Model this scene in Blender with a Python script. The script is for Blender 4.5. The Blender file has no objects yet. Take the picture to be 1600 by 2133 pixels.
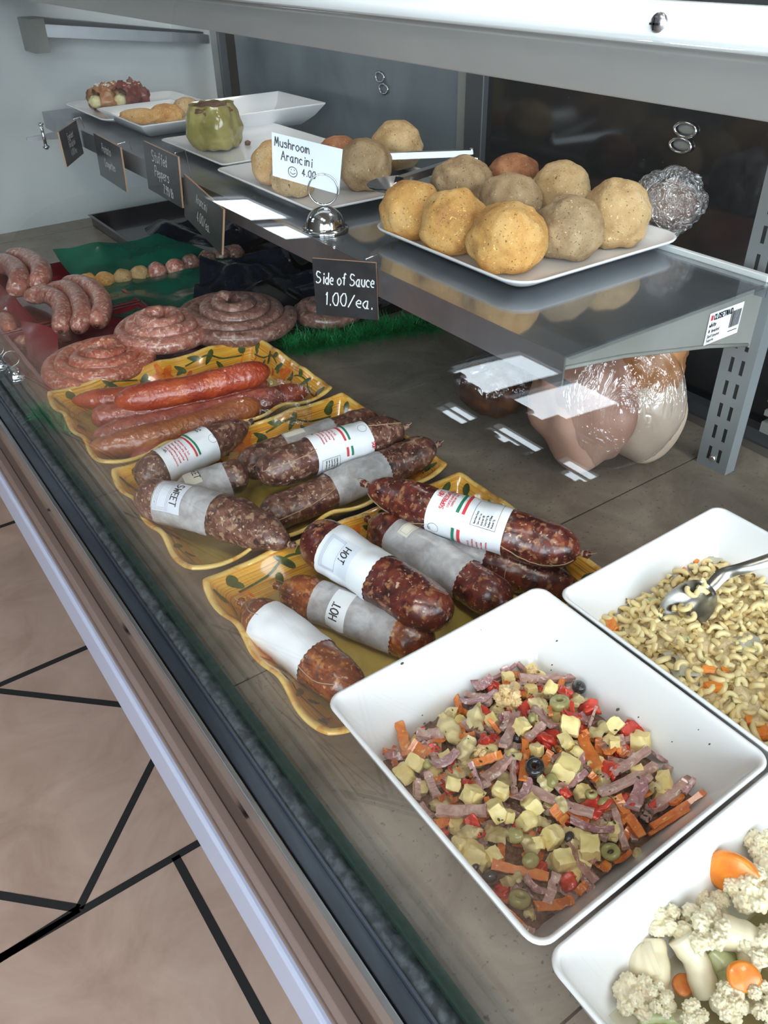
import bpy, bmesh, math, random
from math import sin, cos, pi, radians
from mathutils import Vector, Matrix, noise, Quaternion
random.seed(7)
SC = bpy.context.scene
COL = SC.collection

# ------------------------------------------------------------------ camera, world, exposure
CAM_H, YAW, PITCH, ROLL, FPX = 0.6, radians(34.4635), radians(35.6071), radians(-1.2773), 1696.15
_f = Vector((sin(YAW)*cos(PITCH), cos(YAW)*cos(PITCH), -sin(PITCH)))
_r0 = Vector((cos(YAW), -sin(YAW), 0)); _u0 = _r0.cross(_f)
_r = cos(ROLL)*_r0 + sin(ROLL)*_u0; _u = -sin(ROLL)*_r0 + cos(ROLL)*_u0
EYE = Vector((0, 0, CAM_H))
cam = bpy.data.cameras.new('camera'); camo = bpy.data.objects.new('camera', cam); COL.objects.link(camo)
cam.sensor_fit = 'VERTICAL'; cam.sensor_height = 36; cam.lens = FPX*36/2133
cam.clip_start = 0.01
camo.matrix_world = Matrix(((_r.x, _u.x, -_f.x, 0), (_r.y, _u.y, -_f.y, 0), (_r.z, _u.z, -_f.z, CAM_H), (0, 0, 0, 1)))
SC.camera = camo
SC.view_settings.view_transform = 'Standard'; SC.view_settings.look = 'None'
SC.view_settings.gamma = 1; SC.view_settings.use_curve_mapping = False
SC.view_settings.exposure = 0.0
SC.cycles.use_denoising = True
SC.cycles.max_bounces = 10; SC.cycles.transparent_max_bounces = 24
SC.cycles.sample_clamp_indirect = 6; SC.cycles.caustics_reflective = False; SC.cycles.caustics_refractive = False

W = bpy.data.worlds.new('sky'); SC.world = W; W.use_nodes = True
W.node_tree.nodes['Background'].inputs[0].default_value = (.8, .91, 1, 1)
W.node_tree.nodes['Background'].inputs[1].default_value = 11.0
LAMP = 26.0

def ray(px, py):
    return _f + _r*((px-800)/FPX) - _u*((py-1066.5)/FPX)
def at(px, py, z):                    # point of the picture on the level z (metres above the case deck)
    d = ray(px, py); return EYE + d*((z-CAM_H)/d.z)
def atx(px, py, x):
    d = ray(px, py); return EYE + d*(x/d.x)
def aty(px, py, y):
    d = ray(px, py); return EYE + d*(y/d.y)
def depth(p): return (p-EYE).dot(_f)

# ------------------------------------------------------------------ materials
def nodes(name):
    m = bpy.data.materials.new(name); m.use_nodes = True
    nt = m.node_tree; return m, nt, nt.nodes['Principled BSDF']
def setp(b, **k):
    al = dict(col='Base Color', rough='Roughness', metal='Metallic', coat='Coat Weight', coatr='Coat Roughness', spec='Specular IOR Level',
              sss='Subsurface Weight', trans='Transmission Weight', ior='IOR', alpha='Alpha', emit='Emission Color', es='Emission Strength', sheen='Sheen Weight')
    for a, v in k.items():
        if a in ('col', 'emit') and len(v) == 3: v = (*v, 1)
        b.inputs[al[a]].default_value = v
    if 'sss' in k: b.inputs['Subsurface Radius'].default_value = (1, .5, .3); b.inputs['Subsurface Scale'].default_value = .004
def plain(name, col, rough=.5, **k):
    m, nt, b = nodes(name); setp(b, col=col, rough=rough, **k); return m
def coordsnode(nt, mode='Object', rnd=True, scale=(1, 1, 1)):
    tc = nt.nodes.new('ShaderNodeTexCoord'); mp = nt.nodes.new('ShaderNodeMapping')
    nt.links.new(tc.outputs[mode], mp.inputs[0]); mp.inputs[3].default_value = scale
    if rnd:
        oi = nt.nodes.new('ShaderNodeObjectInfo'); ml = nt.nodes.new('ShaderNodeMath'); ml.operation = 'MULTIPLY'; ml.inputs[1].default_value = 7.3
        nt.links.new(oi.outputs['Random'], ml.inputs[0]); nt.links.new(ml.outputs[0], mp.inputs[1])
    return mp.outputs[0]
def noisenode(nt, vec, scale, detail=4, rough=.55, dist=0):
    n = nt.nodes.new('ShaderNodeTexNoise'); nt.links.new(vec, n.inputs['Vector'])
    n.inputs['Scale'].default_value = scale; n.inputs['Detail'].default_value = detail
    n.inputs['Roughness'].default_value = rough; n.inputs['Distortion'].default_value = dist
    return n.outputs[0]
def rampnode(nt, fac, stops, interp='LINEAR'):
    r = nt.nodes.new('ShaderNodeValToRGB'); nt.links.new(fac, r.inputs[0]); cr = r.color_ramp; cr.interpolation = interp
    while len(cr.elements) < len(stops): cr.elements.new(.5)
    for e, (p, c) in zip(cr.elements, stops): e.position = p; e.color = (*c, 1) if len(c) == 3 else c
    return r.outputs[0]
def mixnode(nt, fac, a, b, mode='MIX'):
    m = nt.nodes.new('ShaderNodeMix'); m.data_type = 'RGBA'; m.blend_type = mode
    for v, i in ((fac, 0), (a, 6), (b, 7)):
        if hasattr(v, 'links') or hasattr(v, 'is_linked'): nt.links.new(v, m.inputs[i])
        else: m.inputs[i].default_value = v if i == 0 else (*v, 1)
    return m.outputs[2]
def bumpnode(nt, h, strength, dist, b):
    n = nt.nodes.new('ShaderNodeBump'); nt.links.new(h, n.inputs['Height'])
    n.inputs['Strength'].default_value = strength; n.inputs['Distance'].default_value = dist
    nt.links.new(n.outputs[0], b.inputs['Normal']); return n
def mottled(name, stops, scale, detail=5, dist=0, rough=.5, bump=0, bscale=None, mode='Object', rnd=True, vscale=(1, 1, 1), flecks=None, bdist=.001, **k):
    m, nt, b = nodes(name); setp(b, rough=rough, **k)
    v = coordsnode(nt, mode, rnd, vscale)
    c = rampnode(nt, noisenode(nt, v, scale, detail, .6, dist), stops)
    for fl in (flecks or []):
        fs, lo, hi, fc = fl[:4]
        f = rampnode(nt, noisenode(nt, v, fs, 3, .5, .6 if len(fl) < 5 else fl[4]), [(lo, (0, 0, 0)), (hi, (1, 1, 1))])
        c = mixnode(nt, f, c, fc)
    nt.links.new(c, b.inputs['Base Color'])
    if bump: bumpnode(nt, noisenode(nt, v, bscale or scale*2, 4), bump, bdist, b)
    return m

M = {}
M['salami'] = mottled('cured_salami', [(.3, (.02, .006, .006)), (.5, (.095, .016, .012)), (.7, (.22, .045, .02))], 60, 6, .7, .26, .55, 110, coat=.35, coatr=.25,
                      flecks=[(110, .56, .68, (.34, .15, .07), .3), (210, .62, .7, (.5, .32, .2), .3), (50, .6, .72, (.03, .008, .012))], bdist=.0016)
M['salami_pale'] = mottled('pale_cured_salami', [(.3, (.035, .015, .012)), (.5, (.12, .042, .03)), (.72, (.25, .12, .08))], 70, 6, .8, .34, .6, 140, coat=.25, coatr=.3,
                      flecks=[(130, .54, .66, (.36, .22, .14), .4), (230, .61, .69, (.5, .38, .28), .3), (50, .62, .7, (.03, .012, .012))], bdist=.0018)
M['salami_hot'] = mottled('orange_red_cured_salami', [(.3, (.05, .012, .006)), (.5, (.2, .04, .012)), (.7, (.4, .12, .025))], 55, 6, .7, .26, .55, 110, coat=.45, coatr=.2,
                      flecks=[(110, .56, .68, (.5, .2, .06), .3), (210, .62, .7, (.55, .32, .16), .3), (50, .6, .72, (.05, .012, .01))], bdist=.0016)
M['raw'] = mottled('raw_sausage', [(.3, (.26, .07, .05)), (.5, (.42, .15, .11)), (.7, (.56, .27, .2))], 90, 5, .8, .3, .3, 120, coat=.5, coatr=.15,
                   flecks=[(160, .54, .64, (.68, .47, .38)), (220, .66, .72, (.25, .03, .02))])
M['raw_red'] = mottled('raw_spiced_sausage', [(.3, (.32, .05, .03)), (.5, (.5, .13, .08)), (.7, (.6, .24, .15))], 90, 5, .8, .3, .3, 120, coat=.5, coatr=.15,
                   flecks=[(160, .54, .64, (.7, .42, .3)), (220, .66, .72, (.25, .03, .02))])
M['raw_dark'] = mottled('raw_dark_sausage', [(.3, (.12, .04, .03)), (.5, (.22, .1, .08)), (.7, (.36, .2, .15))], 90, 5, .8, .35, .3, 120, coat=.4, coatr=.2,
                   flecks=[(160, .55, .65, (.42, .3, .22))])
M['smoked'] = mottled('smoked_sausage', [(.3, (.28, .03, .012)), (.55, (.42, .06, .018)), (.75, (.5, .12, .03))], 30, 4, .3, .24, .95, 210, coat=.8, coatr=.16, bdist=.0022)
M['smoked_brown'] = mottled('brown_smoked_sausage', [(.3, (.25, .055, .02)), (.55, (.36, .11, .035)), (.75, (.46, .18, .06))], 30, 4, .3, .26, .95, 210, coat=.8, coatr=.16, bdist=.0022)
M['smoked_pink'] = mottled('pinkish_smoked_sausage', [(.3, (.25, .04, .03)), (.55, (.38, .09, .06)), (.75, (.5, .18, .12))], 60, 4, .3, .26, 1, 210, coat=.8, coatr=.16, bdist=.0022)
M['smoked_cut'] = plain('cut_sausage_end', (.6, .13, .05), .3, coat=.4)
def aranc(name, lo, mid, hi):
    return mottled(name, [(.3, lo), (.5, mid), (.7, hi)], 28, 5, .4, .75, .9, 420, sss=.1, bdist=.0012,
                   flecks=[(420, .64, .68, (lo[0]*.35, lo[1]*.35, lo[2]*.35)), (150, .69, .73, (.09, .08, .02)), (330, .66, .7, tuple(min(1, c*1.5) for c in hi))])
M['aranc_gold'] = aranc('golden_crumb', (.46, .2, .055), (.68, .36, .1), (.8, .5, .2))
M['aranc_brown'] = aranc('brown_crumb', (.24, .14, .065), (.37, .25, .13), (.5, .37, .21))
M['aranc_tan'] = aranc('tan_crumb', (.34, .2, .08), (.5, .33, .15), (.62, .45, .25))
M['aranc_dark'] = aranc('dark_crumb', (.19, .065, .025), (.34, .13, .05), (.5, .25, .12))
M['plastic_white'] = plain('white_melamine', (.82, .82, .83), .22, coat=.4, coatr=.08)
M['paper'] = mottled('white_paper', [(.3, (.78, .79, .82)), (.7, (.86, .87, .9))], 30, 3, 0, .55, .2, 40)
M['card'] = plain('white_card', (.78, .84, .88), .5)
M['card_edge'] = plain('brown_card_edge', (.45, .28, .17), .7)
M['chalkboard'] = mottled('chalkboard', [(.3, (.012, .012, .014)), (.7, (.03, .03, .033))], 40, 4, 0, .3, 0)
M['ink'] = plain('black_ink', (.015, .015, .02), .5)
M['ink_white'] = plain('white_ink', (.85, .87, .88), .5, )
M['ink_red'] = plain('red_ink', (.65, .05, .06), .5)
M['ink_green'] = plain('green_ink', (.02, .2, .1), .5)
M['ink_grey'] = plain('grey_ink', (.25, .25, .27), .5)
M['sticker'] = plain('pale_sticker', (.72, .76, .84), .45)
M['sticker_cream'] = plain('cream_sticker', (.74, .7, .6), .45)
def translucent_paper():
    m, nt, b = nodes('greaseproof_paper'); setp(b, rough=.4, alpha=.7, coat=.2)
    v = coordsnode(nt); nt.links.new(rampnode(nt, noisenode(nt, v, 60, 5, .6, 1), [(.35, (.5, .49, .49)), (.65, (.72, .72, .74))]), b.inputs['Base Color'])
    nt.links.new(rampnode(nt, noisenode(nt, v, 35, 4), [(.3, (.5, .5, .5)), (.7, (.9, .9, .9))]), b.inputs['Alpha'])
    bumpnode(nt, noisenode(nt, v, 90, 3), .5, .001, b); return m
M['paper_clear'] = translucent_paper()
M['twine'] = plain('twine', (.4, .27, .17), .8)
M['steel'] = mottled('brushed_steel', [(.3, (.42, .43, .45)), (.7, (.55, .56, .58))], 8, 4, 0, .32, .15, 30, metal=1, vscale=(1, 1, 1), bdist=.0005)
M['steel_shelf'] = mottled('shelf_steel', [(.3, (.26, .28, .31)), (.7, (.38, .4, .43))], 10, 4, .5, .36, .1, 40, metal=.85, rnd=False, bdist=.0004)
M['spoon_steel'] = mottled('worn_spoon_steel', [(.3, (.26, .25, .23)), (.7, (.42, .41, .39))], 60, 4, .5, .3, .2, 80, metal=1)
M['chrome'] = plain('chrome', (.7, .71, .73), .1, metal=1)
M['bracket'] = mottled('painted_bracket', [(.3, (.2, .2, .18)), (.7, (.26, .26, .24))], 12, 3, 0, .45, 0)
M['upright'] = plain('grey_upright', (.25, .27, .28), .4, metal=.3)
M['rail_white'] = plain('pale_aluminium', (.82, .86, .86), .35, metal=.2)
M['rail_grey'] = mottled('dull_aluminium', [(.3, (.42, .41, .4)), (.7, (.55, .54, .52))], 5, 5, 1.5, .38, .15, 14, metal=.4, rnd=False, vscale=(1, .35, 1))
M['rubber'] = plain('black_rubber', (.015, .016, .018), .55)
M['bumps'] = mottled('bubbly_sealant', [(.4, (.03, .038, .042)), (.65, (.075, .09, .1))], 120, 2, .3, .35, .5, 120, rnd=False, bdist=.0015)
M['channel'] = mottled('dark_channel', [(.3, (.035, .045, .06)), (.7, (.1, .12, .15))], 20, 4, 1, .35, .1, 60, metal=.4, rnd=False, vscale=(1, .1, 1))
M['panel'] = mottled('glossy_front_panel', [(.3, (.15, .11, .095)), (.7, (.2, .15, .125))], 3, 3, 0, .07, 0, metal=.9, rnd=False)
M['wood_rail'] = mottled('brown_rail', [(.3, (.16, .11, .09)), (.7, (.25, .18, .155))], 6, 4, 1, .4, .1, 30, rnd=False, vscale=(1, .1, 1))
M['bumper'] = plain('white_bumper', (.46, .5, .64), .35)
M['dark'] = plain('matt_black', (.01, .01, .01), .6)
M['glass_edge'] = plain('green_glass_edge', (.02, .04, .028), .12, coat=.5)
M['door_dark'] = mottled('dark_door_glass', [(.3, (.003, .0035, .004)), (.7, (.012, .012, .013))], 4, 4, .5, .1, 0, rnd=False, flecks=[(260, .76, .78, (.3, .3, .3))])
M['door_pale'] = mottled('door_glass_painted_reflection', [(.3, (.1, .13, .15)), (.7, (.2, .24, .26))], 4, 4, .5, .25, 0, rnd=False)  # the far door's bluish reflection is painted in as its pale colour
M['frame_dark'] = plain('dark_door_frame', (.07, .075, .08), .4, metal=.3)
M['frame_grey'] = plain('grey_frame', (.3, .31, .29), .4, metal=.4)
M['end_wall'] = mottled('white_liner', [(.3, (.5, .53, .53)), (.7, (.62, .64, .63))], 3, 4, .5, .3, 0, rnd=False)
M['wall'] = mottled('painted_wall', [(.3, (.11, .105, .1)), (.7, (.15, .14, .13))], 1.2, 3, 0, .7, 0, rnd=False)
M['wall_dark'] = plain('dark_wall', (.06, .055, .05), .7)
M['ceiling'] = plain('ceiling_tile', (.3, .3, .29), .8)
M['green_plastic'] = mottled('green_liner', [(.3, (.003, .05, .032)), (.7, (.008, .12, .075))], 12, 4, 1, .22, .8, 16, coat=.4, bdist=.004)
M['grass'] = mottled('green_grass', [(.3, (.0, .1, .02)), (.7, (.02, .34, .09))], 60, 3, 0, .35)
M['red_plastic'] = plain('red_plastic', (.22, .008, .02), .15, coat=.6)
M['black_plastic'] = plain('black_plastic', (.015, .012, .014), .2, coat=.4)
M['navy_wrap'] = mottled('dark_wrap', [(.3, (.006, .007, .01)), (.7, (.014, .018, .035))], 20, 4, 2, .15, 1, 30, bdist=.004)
def clear(name, tint, rough, fmin, strength=0, scale=40, dist=.002, vscale=(1, 1, 1), ior=1.5):
    m = bpy.data.materials.new(name); m.use_nodes = True; nt = m.node_tree; nt.nodes.clear()
    o = nt.nodes.new('ShaderNodeOutputMaterial'); t = nt.nodes.new('ShaderNodeBsdfTransparent'); g = nt.nodes.new('ShaderNodeBsdfGlossy')
    t.inputs[0].default_value = (*tint, 1); g.inputs['Roughness'].default_value = rough; g.inputs['Color'].default_value = (1, 1, 1, 1)
    geo = nt.nodes.new('ShaderNodeNewGeometry'); fr = nt.nodes.new('ShaderNodeFresnel')
    mr = nt.nodes.new('ShaderNodeMapRange'); mr.inputs[3].default_value = ior; mr.inputs[4].default_value = 1/ior
    nt.links.new(geo.outputs['Backfacing'], mr.inputs[0]); nt.links.new(mr.outputs[0], fr.inputs['IOR'])
    ad = nt.nodes.new('ShaderNodeMath'); ad.operation = 'MAXIMUM'; ad.inputs[1].default_value = fmin; nt.links.new(fr.outputs[0], ad.inputs[0])
    mx_ = nt.nodes.new('ShaderNodeMixShader'); nt.links.new(ad.outputs[0], mx_.inputs[0]); nt.links.new(t.outputs[0], mx_.inputs[1]); nt.links.new(g.outputs[0], mx_.inputs[2])
    if strength:
        v = coordsnode(nt, 'Object', True, vscale); n = noisenode(nt, v, scale, 4, .6, 1.5); bm = nt.nodes.new('ShaderNodeBump')
        bm.inputs['Strength'].default_value = strength; bm.inputs['Distance'].default_value = dist
        nt.links.new(n, bm.inputs['Height']); nt.links.new(bm.outputs[0], g.inputs['Normal'])
    nt.links.new(mx_.outputs[0], o.inputs[0]); return m
M['glass'] = clear('case_glass', (.985, .995, .99), 0.0, .0, ior=1.4)
M['wrap'] = clear('plastic_wrap', (.93, .93, .94), .09, .16, 1.0, 30, .02, (1, 1, .2))
M['wrap_silver'] = clear('crinkled_wrap', (.85, .87, .9), .2, .45, 1.0, 60, .02)
M['mat_clear'] = clear('clear_shelf_mat', (.93, .94, .95), .04, .03)
M['brine'] = clear('brine', (.86, .83, .7), .02, .03)
def tile_mat():
    m, nt, b = nodes('stone_tile'); setp(b, rough=.42, coat=.1)
    v = coordsnode(nt, 'Object', False)
    c = rampnode(nt, noisenode(nt, v, 9, 8, .68, .8), [(.3, (.13, .105, .082)), (.5, (.21, .172, .135)), (.7, (.3, .255, .205))])
    c = mixnode(nt, rampnode(nt, noisenode(nt, v, 180, 3), [(.62, (0, 0, 0)), (.7, (1, 1, 1))]), c, (.1, .08, .06))
    nt.links.new(c, b.inputs['Base Color']); bumpnode(nt, noisenode(nt, v, 60, 5), .25, .001, b); return m
M['tile'] = tile_mat()
M['floor'] = mottled('taupe_floor_tile', [(.3, (.34, .23, .18)), (.5, (.43, .305, .245)), (.7, (.5, .37, .3))], 5, 8, .8, .5, .2, 60, rnd=False)
M['grout'] = plain('black_grout', (.012, .011, .011), .9)
def glaze():
    m, nt, b = nodes('yellow_glaze'); setp(b, rough=.16, coat=.7, coatr=.06)
    v = coordsnode(nt, 'UV', True, (5, 130, 1))
    s = rampnode(nt, noisenode(nt, v, 1, 5, .6, .5), [(.36, (.42, .11, .008)), (.46, (.72, .3, .025)), (.62, (.84, .5, .07))])
    v2 = coordsnode(nt, 'UV', True, (12, 12, 1))
    c = mixnode(nt, rampnode(nt, noisenode(nt, v2, 1, 3), [(.4, (.0, .0, .0)), (.8, (.35, .35, .35))]), s, (.84, .56, .13))
    nt.links.new(c, b.inputs['Base Color']); return m
M['glaze'] = glaze()
M['glaze_rim'] = mottled('pale_glaze_rim', [(.38, (.66, .3, .05)), (.52, (.8, .55, .16))], 40, 4, .5, .15, 0, coat=.6)
M['glaze_floor'] = mottled('yellow_glaze_floor', [(.35, (.42, .3, .06)), (.6, (.6, .45, .12))], 14, 4, .5, .14, 0, coat=.6)
M['leaf'] = mottled('painted_green', [(.35, (.03, .05, .015)), (.65, (.1, .13, .03))], 90, 3, 0, .2, 0, coat=.5)
M['petal'] = mottled('painted_orange', [(.35, (.62, .1, .01)), (.65, (.85, .26, .02))], 80, 3, 0, .2, 0, coat=.5)
M['petal_red'] = mottled('painted_red', [(.35, (.45, .05, .01)), (.65, (.6, .12, .03))], 80, 3, 0, .2, 0, coat=.5)
M['cheese'] = mottled('pale_cheese', [(.3, (.78, .6, .22)), (.6, (.88, .73, .36))], 60, 3, 0, .4, .3, 120, sss=.15, flecks=[(420, .72, .75, (.12, .12, .03))], vscale=(0.016, 0.016, 0.016))
M['ham_strip'] = mottled('salami_strip', [(.3, (.34, .17, .15)), (.5, (.5, .3, .26)), (.7, (.64, .45, .38))], 160, 4, .6, .4, .6, 200, flecks=[(330, .6, .66, (.75, .62, .55)), (500, .73, .76, (.1, .08, .04))], vscale=(0.022, 0.022, 0.022), coat=.5)
M['ham_purple'] = mottled('purple_salami_slice', [(.3, (.3, .12, .14)), (.5, (.44, .22, .23)), (.7, (.62, .42, .42))], 200, 4, .8, .35, .4, 200, coat=.2, flecks=[(300, .57, .63, (.75, .6, .58))], vscale=(0.022, 0.022, 0.022))
M['pepperoni'] = mottled('orange_pepperoni', [(.3, (.5, .1, .02)), (.5, (.68, .18, .03)), (.7, (.78, .3, .07))], 140, 4, .6, .35, .4, 200, coat=.3, flecks=[(300, .62, .68, (.85, .45, .2))], vscale=(0.022, 0.022, 0.022))
M['red_pepper'] = mottled('red_pepper', [(.3, (.4, .015, .012)), (.6, (.68, .05, .02))], 90, 4, .6, .22, .6, 120, coat=.6, bdist=.002, vscale=(0.02, 0.02, 0.02))
M['olive'] = mottled('green_olive', [(.3, (.24, .22, .07)), (.6, (.4, .36, .14))], 60, 3, 0, .25, 0, coat=.5, vscale=(0.02, 0.02, 0.02))
M['olive_black'] = mottled('black_olive', [(.3, (.008, .008, .01)), (.6, (.03, .028, .03))], 60, 3, 0, .22, 0, coat=.5)
M['artichoke'] = mottled('artichoke', [(.3, (.4, .29, .12)), (.6, (.7, .57, .3))], 50, 4, .5, .35, .5, 90, coat=.3, sss=.15, vscale=(0.03, 0.03, 0.012))
M['cauli'] = mottled('pickled_cauliflower', [(.3, (.72, .62, .4)), (.6, (.86, .78, .58))], 60, 4, 0, .4, .6, 420, sss=.25, coat=.15, vscale=(0.075, 0.075, 0.075))
M['cauli_warm'] = mottled('marinated_cauliflower', [(.3, (.62, .4, .17)), (.6, (.76, .56, .3))], 60, 4, 0, .4, .6, 420, sss=.2, vscale=(0.04, 0.04, 0.04))
M['carrot'] = mottled('carrot', [(.3, (.72, .17, .015)), (.6, (.85, .28, .03))], 50, 3, 0, .3, .2, 90, coat=.3, sss=.2, vscale=(0.05, 0.05, 0.05))
M['pasta'] = mottled('pasta', [(.3, (.74, .54, .22)), (.6, (.86, .71, .38))], 45, 3, 0, .32, .3, 200, coat=.4, sss=.15, flecks=[(420, .73, .76, (.12, .1, .04))])
M['dressing'] = mottled('creamy_dressing', [(.3, (.66, .5, .25)), (.6, (.82, .7, .45))], 60, 4, 0, .3, .8, 140, coat=.3, bdist=.003)
M['curd'] = mottled('white_dressing', [(.3, (.66, .63, .48)), (.6, (.78, .76, .63))], 80, 3, 0, .35, .8, 200, coat=.3)
M['celery'] = mottled('pale_celery', [(.3, (.42, .5, .2)), (.6, (.6, .66, .38))], 80, 3, 0, .3, .3, 100, coat=.3, sss=.1)
M['salad_bed'] = mottled('oily_salad_bed', [(.3, (.07, .03, .02)), (.5, (.2, .09, .05)), (.7, (.35, .22, .12))], 90, 5, 1, .25, .9, 120, coat=.4, bdist=.004)
M['herb'] = plain('dried_herb', (.05, .07, .02), .7)
M['crumb'] = plain('brown_crumb_bit', (.4, .22, .08), .7)
M['pepper_green'] = mottled('cooked_pepper', [(.3, (.2, .17, .04)), (.5, (.3, .25, .07)), (.7, (.42, .35, .13))], 25, 4, .6, .18, .5, 45, coat=.7, sss=.1, bdist=.003)
M['stuffing'] = mottled('browned_stuffing', [(.3, (.05, .02, .012)), (.7, (.26, .11, .05))], 120, 4, 0, .5, .9, 160)
M['eggplant'] = mottled('fried_eggplant', [(.3, (.28, .1, .04)), (.7, (.5, .24, .1))], 50, 5, .5, .4, .6, 90, coat=.3)
M['eggplant_dark'] = mottled('dark_eggplant', [(.3, (.09, .02, .02)), (.7, (.26, .07, .05))], 50, 5, .5, .4, .6, 90, coat=.3)
M['ricotta'] = mottled('ricotta', [(.3, (.68, .56, .25)), (.7, (.8, .72, .45))], 60, 3, 0, .5, .5, 90)
M['parmesan'] = plain('grated_cheese', (.8, .77, .66), .6)
M['croq'] = aranc('croquette_crumb', (.5, .2, .05), (.68, .38, .13), (.78, .52, .26))
M['ham_big'] = mottled('cooked_ham', [(.3, (.3, .14, .1)), (.5, (.45, .25, .18)), (.7, (.55, .38, .3))], 6, 4, 1, .4, .2, 20, sss=.1)
M['loaf_rind'] = mottled('browned_rind', [(.3, (.28, .1, .03)), (.7, (.5, .24, .1))], 16, 5, 1, .35, .4, 50)
M['loaf_pale'] = mottled('pale_loaf', [(.3, (.46, .34, .25)), (.7, (.56, .44, .34))], 10, 4, 1, .4, .1, 50)
M['brown_meat'] = mottled('browned_roast', [(.3, (.06, .02, .012)), (.7, (.2, .08, .04))], 20, 5, 1, .35, .5, 50)
M['window_frame'] = plain('window_frame', (.25, .26, .27), .5)
M['lamp_diffuser'] = plain('lamp_diffuser', (.8, .8, .8), .5, emit=(1, .93, .84), es=LAMP)
M['lamp_body'] = plain('lamp_housing', (.7, .7, .7), .5)
M['blue'] = plain('blue_plastic', (.03, .1, .22), .4)
M['cream'] = plain('cream_board', (.6, .55, .42), .5)

# ------------------------------------------------------------------ mesh helpers
class MB:
    def __init__(s): s.v = []; s.f = []; s.m = []; s.uv = []; s.sm = []
    def vert(s, p, uv=(0, 0)): s.v.append(tuple(p)); s.uv.append(uv); return len(s.v)-1
    def face(s, idx, m=0, sm=True): s.f.append(tuple(idx)); s.m.append(m); s.sm.append(sm)
    def box(s, a, b, m=0, sm=False):
        i = len(s.v)
        for z in (a[2], b[2]):
            for x, y in ((a[0], a[1]), (b[0], a[1]), (b[0], b[1]), (a[0], b[1])): s.vert((x, y, z))
        for q in ((3, 2, 1, 0), (4, 5, 6, 7), (0, 1, 5, 4), (1, 2, 6, 5), (2, 3, 7, 6), (3, 0, 4, 7)): s.face([i+k for k in q], m, sm)
    def hexa(s, pts, m=0, sm=False):      # 8 points, bottom ring then top ring
        i = len(s.v)
        for p in pts: s.vert(p)
        for q in ((3, 2, 1, 0), (4, 5, 6, 7), (0, 1, 5, 4), (1, 2, 6, 5), (2, 3, 7, 6), (3, 0, 4, 7)): s.face([i+k for k in q], m, sm)
    def grid(s, P, nu, nv, m=0, cu=False, cv=False, sm=True, uvf=None, flip=False):
        i = len(s.v)
        for a in range(nu):
            for b in range(nv): s.vert(P(a, b), uvf(a, b) if uvf else (a/max(1, nu-1), b/max(1, nv-1)))
        for a in range(nu if cu else nu-1):
            for b in range(nv if cv else nv-1):
                a2, b2 = (a+1) % nu, (b+1) % nv
                q = [i+a*nv+b, i+a2*nv+b, i+a2*nv+b2, i+a*nv+b2]
                s.face(q[::-1] if flip else q, m(a, b) if callable(m) else m, sm)
        return i
    def tube(s, pts, r, seg=8, m=0, closed=False, caps=True):
        pts = [Vector(p) for p in pts]; n = len(pts)
        rr = r if isinstance(r, (list, tuple)) else [r]*n
        up = None; rings = []
        for k in range(n):
            a = pts[(k-1) % n] if (closed or k > 0) else pts[k]; b = pts[(k+1) % n] if (closed or k < n-1) else pts[k]
            t = (b-a).normalized()
            if up is None:
                up = Vector((0, 0, 1)) if abs(t.z) < .9 else Vector((1, 0, 0))
            up = (up - t*up.dot(t)).normalized(); sd = t.cross(up)
            ring = []
            for j in range(seg):
                A = 2*pi*j/seg; ring.append(s.vert(pts[k] + (up*cos(A) + sd*sin(A))*rr[k]))
            rings.append(ring)
        for k in range(n if closed else n-1):
            A, B = rings[k], rings[(k+1) % n]
            for j in range(seg): s.face((A[j], A[(j+1) % seg], B[(j+1) % seg], B[j]), m)
        if caps and not closed: s.face(rings[0][::-1], m); s.face(rings[-1], m)
    def ell(s, c, r, m=0, nu=16, nv=10, rot=None, fn=None):
        c = Vector(c); i = len(s.v); R = rot or Matrix.Identity(3)
        def P(th, ph):
            d = Vector((sin(th)*cos(ph), sin(th)*sin(ph), cos(th))); k = fn(d) if fn else 1
            return c + R @ Vector((d.x*r[0]*k, d.y*r[1]*k, d.z*r[2]*k))
        s.vert(P(0, 0))
        for a in range(1, nv):
            for b in range(nu): s.vert(P(pi*a/nv, 2*pi*b/nu))
        s.vert(P(pi, 0)); e = len(s.v)-1
        for b in range(nu): s.face((i, i+1+b, i+1+(b+1) % nu), m)
        for a in range(nv-2):
            for b in range(nu):
                p = i+1+a*nu; s.face((p+b, p+nu+b, p+nu+(b+1) % nu, p+(b+1) % nu), m)
        p = i+1+(nv-2)*nu
        for b in range(nu): s.face((p+b, e, p+(b+1) % nu), m)
    def build(s, name, mats, parent=None, origin=None, bevel=0):
        me = bpy.data.meshes.new(name)
        o0 = Vector(origin) if origin is not None else Vector((0, 0, 0))
        me.from_pydata([tuple(Vector(v)-o0) for v in s.v], [], s.f)
        if not isinstance(mats, (list, tuple)): mats = [mats]
        for q in mats: me.materials.append(M[q] if isinstance(q, str) else q)
        me.polygons.foreach_set('material_index', s.m); me.polygons.foreach_set('use_smooth', s.sm)
        uvl = me.uv_layers.new(name='UVMap'); li = [0]*len(me.loops); me.loops.foreach_get('vertex_index', li)
        flat = []
        for q in li: flat += s.uv[q]
        uvl.data.foreach_set('uv', flat); me.update()
        o = bpy.data.objects.new(name, me); COL.objects.link(o)
        if parent is not None:
            o.parent = parent
            o.location = o0 - parent_world(parent)
        else: o.location = o0
        if bevel:
            bv = o.modifiers.new('bevel', 'BEVEL'); bv.width = bevel; bv.segments = 2; bv.limit_method = 'ANGLE'; bv.angle_limit = radians(40)
        return o
def parent_world(p):
    v = Vector((0, 0, 0))
    while p is not None: v += p.location; p = p.parent
    return v
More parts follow.
